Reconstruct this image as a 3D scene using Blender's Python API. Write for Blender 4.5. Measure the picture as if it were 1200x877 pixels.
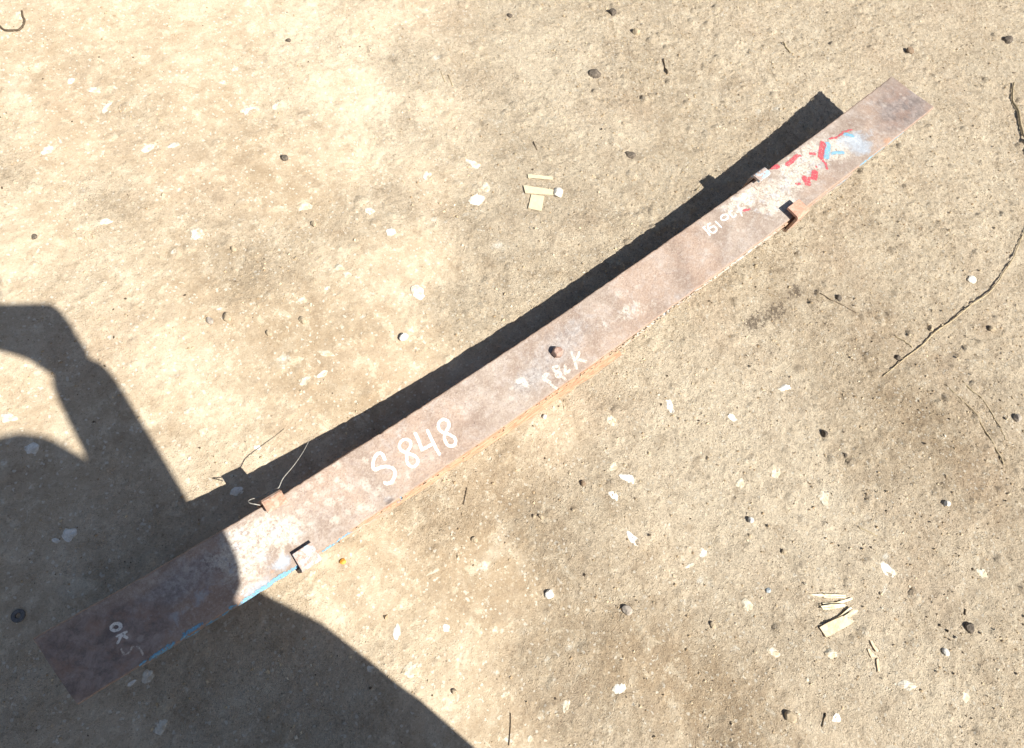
import bpy, bmesh, math, random
import numpy as np
from mathutils import Vector, Matrix

for o in list(bpy.data.objects):
    bpy.data.objects.remove(o, do_unlink=True)
SCN = bpy.context.scene
COL = SCN.collection
random.seed(7)
RNG = np.random.default_rng(11)

# ------------------------------------------------------------------ camera
CAM = Vector((-0.53561, -0.19373, 1.03258))
RIGHT = Vector((0.7687543, -0.6147157, 0.1764695))
DOWN = Vector((-0.5092451, -0.7552902, -0.4125606))
FWD = Vector((0.3868931, 0.2272915, -0.8936735))
cd = bpy.data.cameras.new('camera')
cam = bpy.data.objects.new('camera', cd)
COL.objects.link(cam)
m = Matrix.Identity(4)
for i in range(3):
    m[i][0] = RIGHT[i]; m[i][1] = -DOWN[i]; m[i][2] = -FWD[i]; m[i][3] = CAM[i]
cam.matrix_world = m
cd.sensor_width = 36.0
cd.lens = 791.858 / 1200 * 36.0
cd.shift_x = 33.86 / 1200
cd.shift_y = -11.246 / 1200
cd.clip_start = 0.01
cd.clip_end = 300
SCN.camera = cam

# ------------------------------------------------------------------ sky, sun, exposure
SX, SY = -0.20403, 0.86256              # shadow offset on the ground per metre of height
EL = math.atan2(1.0, math.hypot(SX, SY))
AZ = math.atan2(-SX, -SY)
world = bpy.data.worlds.new('World'); SCN.world = world
world.use_nodes = True
wn = world.node_tree.nodes; wl = world.node_tree.links
wn.clear()
wo = wn.new('ShaderNodeOutputWorld'); bg = wn.new('ShaderNodeBackground'); sk = wn.new('ShaderNodeTexSky')
sk.sky_type = 'NISHITA'; sk.sun_disc = False
sk.sun_elevation = EL; sk.sun_rotation = AZ
sk.dust_density = 1.3; sk.air_density = 0.9
bg.inputs['Strength'].default_value = 0.05
wl.new(sk.outputs[0], bg.inputs['Color']); wl.new(bg.outputs[0], wo.inputs['Surface'])
sl = bpy.data.lights.new('sun', 'SUN'); sl.energy = 5.0; sl.angle = math.radians(0.53); sl.color = (1.0, 0.955, 0.87)
sun = bpy.data.objects.new('sun', sl); COL.objects.link(sun)
sun.rotation_euler = Vector((SX, SY, -1.0)).to_track_quat('-Z', 'Y').to_euler()
sun.location = (1, -4, 5)
SCN.view_settings.view_transform = 'Standard'
SCN.view_settings.look = 'None'
SCN.view_settings.exposure = 0.88
SCN.view_settings.gamma = 1.0

# measured layout, in metres (spring: along, across; ground: x, y)
D = {'white': [[0.00256, [-0.336, 0.0121], [-0.3356, 0.0142], [-0.3352, 0.0165], [-0.3348, 0.0186], [-0.3349, 0.0205], [-0.3355, 0.0221], [-0.3363, 0.0235], [-0.3375, 0.0245], [-0.3389, 0.025], [-0.3409, 0.0249], [-0.3432, 0.0243], [-0.3456, 0.0232], [-0.3479, 0.0219], [-0.35, 0.0203], [-0.3521, 0.0184], [-0.354, 0.0163], [-0.3554, 0.0143], [-0.3564, 0.0123], [-0.3571, 0.0103], [-0.3572, 0.0084], [-0.3566, 0.007], [-0.3549, 0.0061], [-0.3524, 0.0057], [-0.3495, 0.0054], [-0.3468, 0.0048], [-0.3444, 0.0038], [-0.3421, 0.0026], [-0.3399, 0.0012], [-0.338, -0.0004], [-0.3364, -0.0021], [-0.335, -0.0041], [-0.3339, -0.0061], [-0.3334, -0.0081], [-0.3333, -0.01], [-0.3337, -0.012], [-0.3345, -0.0139], [-0.3357, -0.0157], [-0.3376, -0.0175], [-0.34, -0.0193], [-0.3426, -0.0209], [-0.3451, -0.022], [-0.3473, -0.0223], [-0.3495, -0.0221], [-0.3515, -0.0215], [-0.3531, -0.0209], [-0.354, -0.0203], [-0.3545, -0.0194], [-0.3548, -0.0185], [-0.3552, -0.0176]], [0.00234, [-0.3034, 0.001], [-0.3047, 0.0032], [-0.3062, 0.0054], [-0.3075, 0.0077], [-0.3083, 0.0098], [-0.3084, 0.012], [-0.3082, 0.0142], [-0.3075, 0.0162], [-0.3065, 0.0179], [-0.3049, 0.0193], [-0.3028, 0.0206], [-0.3006, 0.0214], [-0.2985, 0.0218], [-0.2965, 0.0217], [-0.2945, 0.0211], [-0.2927, 0.0201], [-0.2913, 0.0189], [-0.2904, 0.0175], [-0.2897, 0.0157], [-0.2894, 0.0139], [-0.2895, 0.0121], [-0.2902, 0.0105], [-0.2914, 0.0089], [-0.2929, 0.0075], [-0.2945, 0.0061], [-0.2963, 0.0051], [-0.2985, 0.0043], [-0.3006, 0.0034], [-0.3025, 0.0022], [-0.3042, 0.0007], [-0.3057, -0.0011], [-0.307, -0.003], [-0.3082, -0.005], [-0.3094, -0.0071], [-0.3105, -0.0094], [-0.3112, -0.0117], [-0.3115, -0.0139], [-0.3111, -0.016], [-0.3102, -0.0182], [-0.3089, -0.02], [-0.3074, -0.0213], [-0.3055, -0.0218], [-0.3031, -0.0218], [-0.3008, -0.0214], [-0.2989, -0.0206], [-0.2975, -0.0194], [-0.2963, -0.0177], [-0.2956, -0.0158], [-0.2952, -0.0139], [-0.2953, -0.0119], [-0.2959, -0.0097], [-0.2968, -0.0076], [-0.2978, -0.0056], [-0.299, -0.0038], [-0.3004, -0.0022], [-0.3019, -0.0006], [-0.3034, 0.001]], [0.00252, [-0.276, 0.0199], [-0.2775, 0.0096], [-0.2816, -0.0072], [-0.2709, -0.0079], [-0.2623, -0.0089]], [0.00254, [-0.2578, 0.0126], [-0.2585, 0.0085], [-0.2592, 0.0043], [-0.2599, 0.0003], [-0.2605, -0.0036], [-0.2611, -0.0072], [-0.2616, -0.0108], [-0.2621, -0.0141], [-0.2625, -0.0173], [-0.2628, -0.0202], [-0.263, -0.0228], [-0.2632, -0.0254], [-0.2633, -0.028]], [0.00242, [-0.2389, -0.0038], [-0.2398, -0.0017], [-0.2407, 0.0004], [-0.2415, 0.0025], [-0.2416, 0.0046], [-0.241, 0.0069], [-0.24, 0.0092], [-0.2385, 0.0113], [-0.2368, 0.0129], [-0.2346, 0.0139], [-0.232, 0.0145], [-0.2294, 0.0146], [-0.2273, 0.0142], [-0.2255, 0.0131], [-0.2241, 0.0113], [-0.223, 0.0092], [-0.2225, 0.0073], [-0.2227, 0.0054], [-0.2233, 0.0034], [-0.2244, 0.0015], [-0.2258, -0.0001], [-0.2276, -0.0013], [-0.2298, -0.0021], [-0.2322, -0.0029], [-0.2343, -0.004], [-0.2363, -0.0053], [-0.2384, -0.0068], [-0.2402, -0.0085], [-0.2417, -0.0105], [-0.243, -0.013], [-0.244, -0.016], [-0.2447, -0.0191], [-0.2448, -0.0217], [-0.2442, -0.0239], [-0.2431, -0.0259], [-0.2417, -0.0275], [-0.2401, -0.0286], [-0.2384, -0.0291], [-0.2365, -0.029], [-0.2345, -0.0286], [-0.2329, -0.0278], [-0.2315, -0.0265], [-0.2303, -0.0248], [-0.2294, -0.0229], [-0.229, -0.0209], [-0.2292, -0.0188], [-0.23, -0.0165], [-0.2311, -0.0142], [-0.2323, -0.012], [-0.2336, -0.01], [-0.2351, -0.008], [-0.2367, -0.0061], [-0.2383, -0.0042]], [0.00193, [-0.7103, 0.0086], [-0.711, 0.007], [-0.7123, 0.0059], [-0.714, 0.0054], [-0.7157, 0.0056], [-0.7173, 0.0065], [-0.7186, 0.0079], [-0.7192, 0.0097], [-0.7192, 0.0115], [-0.7185, 0.0131], [-0.7172, 0.0142], [-0.7156, 0.0147], [-0.7138, 0.0145], [-0.7122, 0.0136], [-0.711, 0.0122], [-0.7103, 0.0104], [-0.7103, 0.0086]], [0.00163, [-0.7185, -0.0007], [-0.7094, -0.0023]], [0.00163, [-0.7142, -0.0024], [-0.7118, -0.0096]], [0.00154, [-0.7148, -0.003], [-0.7178, -0.0055], [-0.7216, -0.0086]], [0.00199, [0.4092, 0.0315], [0.4093, 0.0295], [0.4095, 0.0276], [0.4097, 0.0256], [0.4097, 0.0234], [0.4095, 0.0212], [0.4092, 0.0188], [0.4089, 0.0163], [0.4086, 0.0139]], [0.00145, [0.4092, 0.0315], [0.4148, 0.0315]], [0.00182, [0.4288, 0.0307], [0.4276, 0.0311], [0.4263, 0.0316], [0.425, 0.0319], [0.4238, 0.0319], [0.4225, 0.0314], [0.4213, 0.0307], [0.4201, 0.0297], [0.419, 0.0285], [0.4178, 0.027], [0.4166, 0.0252], [0.4156, 0.0232], [0.4151, 0.0214], [0.415, 0.0196], [0.4153, 0.0177], [0.416, 0.016], [0.4171, 0.0147], [0.4188, 0.0137], [0.421, 0.013], [0.4234, 0.0127], [0.4255, 0.0127], [0.4273, 0.0134], [0.4292, 0.0146], [0.4307, 0.016], [0.4315, 0.0174], [0.4317, 0.0189], [0.4313, 0.0204], [0.4304, 0.0219], [0.4291, 0.023], [0.4273, 0.0236], [0.4249, 0.0238], [0.4223, 0.024], [0.4199, 0.0242]], [0.00183, [0.4411, 0.0278], [0.4411, 0.0261], [0.4412, 0.0245], [0.4413, 0.0229], [0.4414, 0.0211], [0.4415, 0.0192], [0.4416, 0.0171], [0.4417, 0.015], [0.4418, 0.013]], [0.00185, [0.4729, 0.0228], [0.471, 0.0209], [0.4677, 0.0196], [0.4637, 0.0193], [0.4597, 0.02], [0.4566, 0.0216], [0.4549, 0.0237], [0.455, 0.026], [0.4569, 0.0279], [0.4602, 0.0292], [0.4643, 0.0295], [0.4682, 0.0288], [0.4714, 0.0272], [0.4731, 0.0251], [0.4729, 0.0228]], [0.00168, [0.4886, 0.0267], [0.4866, 0.0268], [0.4845, 0.027], [0.4825, 0.0269], [0.4809, 0.0264], [0.4797, 0.0251], [0.4789, 0.0232], [0.4783, 0.0212], [0.4783, 0.0195], [0.4787, 0.018], [0.4796, 0.0165], [0.4808, 0.0154], [0.4822, 0.0147], [0.4837, 0.0147], [0.4854, 0.0153], [0.4872, 0.0161], [0.4889, 0.0167]], [0.00169, [0.5076, 0.0276], [0.5066, 0.0255], [0.5056, 0.0235], [0.5046, 0.0214], [0.5035, 0.019], [0.5021, 0.0164], [0.5007, 0.0136], [0.4992, 0.0106], [0.4977, 0.0078]]], 'faint': [[0.00086, [-0.7218, -0.0166], [-0.722, -0.0175], [-0.7221, -0.0183], [-0.7223, -0.0192], [-0.7223, -0.0204], [-0.7223, -0.0219], [-0.7223, -0.0238], [-0.7221, -0.0255], [-0.7216, -0.0267], [-0.7207, -0.0271], [-0.7195, -0.027], [-0.7182, -0.0266], [-0.7169, -0.0261], [-0.7155, -0.0252], [-0.714, -0.024], [-0.7126, -0.0229], [-0.7114, -0.0224], [-0.7103, -0.0228], [-0.7093, -0.0237], [-0.7086, -0.025], [-0.708, -0.0264], [-0.7076, -0.0279], [-0.7074, -0.0297], [-0.7074, -0.0315], [-0.7074, -0.0332], [-0.7075, -0.0347], [-0.7077, -0.0361], [-0.708, -0.0374], [-0.7083, -0.0388]], [0.00223, [0.4957, 0.0188], [0.4985, 0.0186], [0.5014, 0.0185], [0.5042, 0.0184], [0.5069, 0.0182], [0.5096, 0.0179], [0.5122, 0.0176], [0.5147, 0.0172], [0.5173, 0.0169]], [0.00227, [0.5361, 0.0192], [0.5329, 0.0179], [0.5291, 0.0182], [0.526, 0.0201], [0.5249, 0.0227], [0.5262, 0.0251], [0.5294, 0.0264], [0.5332, 0.0261], [0.5363, 0.0243], [0.5374, 0.0217], [0.5361, 0.0192]], [0.00568, [0.5266, 0.0349], [0.5389, 0.035]], [0.00326, [-0.0365, -0.0202], [-0.0386, -0.02], [-0.0407, -0.0197], [-0.0427, -0.0196], [-0.0442, -0.02], [-0.0453, -0.021], [-0.046, -0.0225], [-0.0464, -0.0242], [-0.0463, -0.0258], [-0.0455, -0.0274], [-0.0443, -0.0291], [-0.0428, -0.0308], [-0.0414, -0.0325]], [0.00239, [-0.0134, -0.0242], [-0.0149, -0.0254], [-0.0169, -0.026], [-0.019, -0.0259], [-0.021, -0.0251], [-0.0224, -0.0237], [-0.0232, -0.022], [-0.0232, -0.0201], [-0.0223, -0.0184], [-0.0208, -0.0172], [-0.0188, -0.0166], [-0.0167, -0.0167], [-0.0148, -0.0175], [-0.0133, -0.0189], [-0.0125, -0.0207], [-0.0125, -0.0225], [-0.0134, -0.0242]], [0.00208, [-0.0164, -0.0335], [-0.0179, -0.0348], [-0.0198, -0.0354], [-0.0218, -0.0354], [-0.0236, -0.0347], [-0.0249, -0.0334], [-0.0256, -0.0317], [-0.0255, -0.0299], [-0.0246, -0.0283], [-0.0231, -0.027], [-0.0212, -0.0264], [-0.0192, -0.0264], [-0.0174, -0.0271], [-0.0161, -0.0284], [-0.0154, -0.0301], [-0.0155, -0.0319], [-0.0164, -0.0335]], [0.00238, [-0.0189, -0.0338], [-0.0159, -0.0429]], [0.0024, [-0.0016, -0.0256], [-0.0095, -0.0351], [0.0001, -0.0364]], [0.00243, [0.0233, -0.0135], [0.0203, -0.025], [0.0131, -0.0399]], [0.00244, [0.0363, -0.0205], [0.0238, -0.0273], [0.0352, -0.0393]], [0.00465, [-0.0863, -0.0025], [-0.0792, -0.0047], [-0.0785, -0.0134]], [0.00221, [-0.0428, -0.0375], [-0.0381, -0.0477]]], 'red': [[0.00516, [0.6408, 0.0498], [0.6534, 0.0435]], [0.00459, [0.6753, 0.0345], [0.6888, 0.0349], [0.7079, 0.0375]], [0.00243, [0.7116, 0.0383], [0.7179, 0.0332]], [0.00325, [0.7401, 0.0253], [0.7482, 0.0203]], [0.00617, [0.7839, 0.026], [0.7661, 0.0158], [0.7527, 0.0088]], [0.00283, [0.7502, 0.0082], [0.7475, -0.0074], [0.7402, -0.0158]], [0.00207, [0.8086, 0.025], [0.8281, 0.0196], [0.8454, 0.0201]], [0.00167, [0.8471, 0.0213], [0.8696, 0.014]], [0.00707, [0.6802, -0.0063], [0.6768, -0.0156]], [0.00634, [0.7107, -0.0083], [0.6985, -0.0147]], [0.00295, [0.6878, -0.0111], [0.6936, -0.0125]], [0.0022, [0.7255, -0.0003], [0.7245, -0.0019]], [0.00253, [0.6545, -0.0052], [0.6608, -0.0082]], [0.00243, [0.5109, 0.0135], [0.5214, 0.0096]]], 'blue': [[0.0032, [0.8238, -0.0554], [0.8343, -0.0555]], [0.00395, [0.8463, 0.015], [0.8565, 0.0049]], [0.00386, [0.7815, 0.001], [0.8024, -0.0094]], [0.00616, [0.7925, 0.0194], [0.7625, 0.0028]], [0.00369, [0.9597, -0.0547], [0.9094, -0.0541]], [0.00304, [0.8943, -0.0542], [0.8102, -0.051]], [0.00154, [-0.7153, -0.049], [-0.7102, -0.0481]], [0.00213, [-0.7059, -0.0492], [-0.6808, -0.048]], [0.00153, [-0.6505, -0.0448], [-0.6413, -0.0454]], [0.00165, [-0.6411, -0.0511], [-0.6249, -0.0533]], [0.00433, [-0.5792, -0.052], [-0.5606, -0.0524]], [0.00328, [-0.5651, -0.0518], [-0.5152, -0.0541]], [0.00212, [-0.6069, -0.0484], [-0.6019, -0.0495]], [0.00294, [-0.6947, -0.0482], [-0.6887, -0.0479]], [0.00155, [-0.5484, -0.0519], [-0.5224, -0.0559]], [0.00163, [-0.4744, -0.0525], [-0.4599, -0.0528]], [0.00142, [-0.4512, -0.0517], [-0.4349, -0.0516]], [0.00151, [-0.3484, -0.0508], [-0.3422, -0.0504]], [0.0019, [-0.3357, -0.0566], [-0.3274, -0.0577]], [0.00483, [-0.5884, -0.0519], [-0.5484, -0.0519]], [0.00443, [-0.5473, -0.0498], [-0.5108, -0.0531]], [0.00252, [-0.6639, -0.0446], [-0.6465, -0.0453]], [0.00342, [-0.6989, -0.0486], [-0.6777, -0.0479]], [0.00177, [-0.6917, -0.0481], [-0.6857, -0.0478]], [0.00181, [-0.6689, -0.0485], [-0.6627, -0.0483]], [0.00186, [-0.6345, -0.051], [-0.628, -0.0508]], [0.00189, [-0.6178, -0.0522], [-0.611, -0.052]]], 'pale': [[-0.534, 0.021, 0.05, 0.031, 1.0], [-0.575, 0.001, 0.027, 0.033, 0.8], [-0.499, -0.005, 0.034, 0.023, 0.7], [-0.565, -0.035, 0.033, 0.011, 0.6], [-0.295, 0.03, 0.024, 0.008, 0.5], [0.16, -0.011, 0.045, 0.016, 0.8], [0.207, -0.03, 0.033, 0.013, 0.5], [0.092, -0.005, 0.022, 0.013, 0.4], [0.732, 0.019, 0.071, 0.036, 1.0], [0.667, 0.012, 0.049, 0.03, 0.8], [0.53, 0.034, 0.057, 0.015, 0.9], [0.572, 0.002, 0.057, 0.038, 0.6], [0.806, -0.002, 0.041, 0.031, 0.8], [0.863, -0.014, 0.025, 0.025, 0.5], [0.444, 0.004, 0.091, 0.045, 0.35], [-0.616, 0.019, 0.032, 0.015, 0.3], [0.595, -0.023, 0.038, 0.038, 0.6]], 'grey': [[0.024, 0.01, 0.084, 0.038, 0.8], [-0.073, -0.016, 0.051, 0.029, 0.6], [-0.304, 0.028, 0.023, 0.01, 0.5], [-0.364, -0.041, 0.01, 0.005, 1.0], [0.274, -0.043, 0.033, 0.017, 0.6], [0.184, 0.003, 0.049, 0.033, 0.3], [-0.612, 0.016, 0.058, 0.03, 0.9], [-0.661, 0.013, 0.03, 0.02, 0.6], [0.993, -0.009, 0.105, 0.063, 0.7]], 'mauve': [[-0.759, 0.003, 0.083, 0.046, 1.0], [-0.723, -0.016, 0.057, 0.038, 0.8], [1.028, -0.007, 0.081, 0.068, 0.8], [0.938, -0.025, 0.052, 0.025, 0.4]], 'dark': [[-0.723, 0.008, 0.013, 0.01, 0.8], [-0.701, 0.012, 0.024, 0.009, 0.4], [0.979, 0.026, 0.011, 0.009, 0.6], [0.969, -0.017, 0.007, 0.013, 0.6], [-0.604, 0.031, 0.027, 0.008, 0.5], [-0.654, 0.007, 0.025, 0.008, 0.5], [-0.365, -0.044, 0.009, 0.004, 1.0], [0.938, -0.025, 0.015, 0.015, 0.4]], 'skyb': [[-0.641, -0.02, 0.046, 0.009, 0.35], [-0.529, -0.034, 0.034, 0.011, 1.0], [-0.571, -0.045, 0.024, 0.009, 1.0], [-0.631, -0.011, 0.047, 0.012, 0.55], [-0.673, -0.032, 0.02, 0.008, 0.4], [0.845, -0.027, 0.037, 0.02, 0.9], [0.847, -0.004, 0.025, 0.025, 0.8], [0.89, -0.006, 0.025, 0.021, 0.6], [0.818, 0.007, 0.029, 0.021, 0.5], [-0.517, 0.03, 0.016, 0.009, 0.3]], 'orange': [[-0.136, -0.055, 0.084, 0.004, 0.7], [-0.203, -0.053, 0.054, 0.004, 0.6], [0.033, -0.054, 0.061, 0.005, 0.6], [-0.301, -0.055, 0.039, 0.004, 0.5], [-0.043, -0.055, 0.073, 0.004, 0.7], [-0.543, -0.037, 0.007, 0.004, 0.6], [0.909, -0.044, 0.02, 0.012, 0.6]], 'spots': [[-0.3789, -0.0, 0.0087], [-0.4005, 0.0042, 0.0061], [-0.4335, 0.0001, 0.0072], [-0.4019, -0.0299, 0.0086], [-0.3963, 0.0428, 0.0074], [-0.407, 0.0119, 0.0049], [-0.3813, -0.0107, 0.0062], [-0.3662, -0.0212, 0.0063], [-0.3905, -0.0411, 0.0062], [-0.4351, 0.0043, 0.006], [-0.4415, -0.0243, 0.0084], [-0.4455, 0.0387, 0.0072], [-0.4599, 0.0189, 0.0059], [-0.4676, 0.0393, 0.0059], [-0.427, 0.0471, 0.0061], [-0.4121, 0.0536, 0.0073], [-0.4286, 0.0376, 0.0061], [-0.4188, -0.0028, 0.0049], [-0.376, -0.0252, 0.005], [-0.3608, 0.0263, 0.0063], [0.169, 0.0218, 0.0082], [-0.4753, 0.0149, 0.0059], [-0.4217, -0.0234, 0.0048], [-0.5228, -0.0237, 0.0056], [-0.3454, -0.0233, 0.0051], [-0.3218, -0.0286, 0.0051], [-0.4093, 0.0241, 0.0061], [-0.4442, 0.0228, 0.0048]]}
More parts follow.
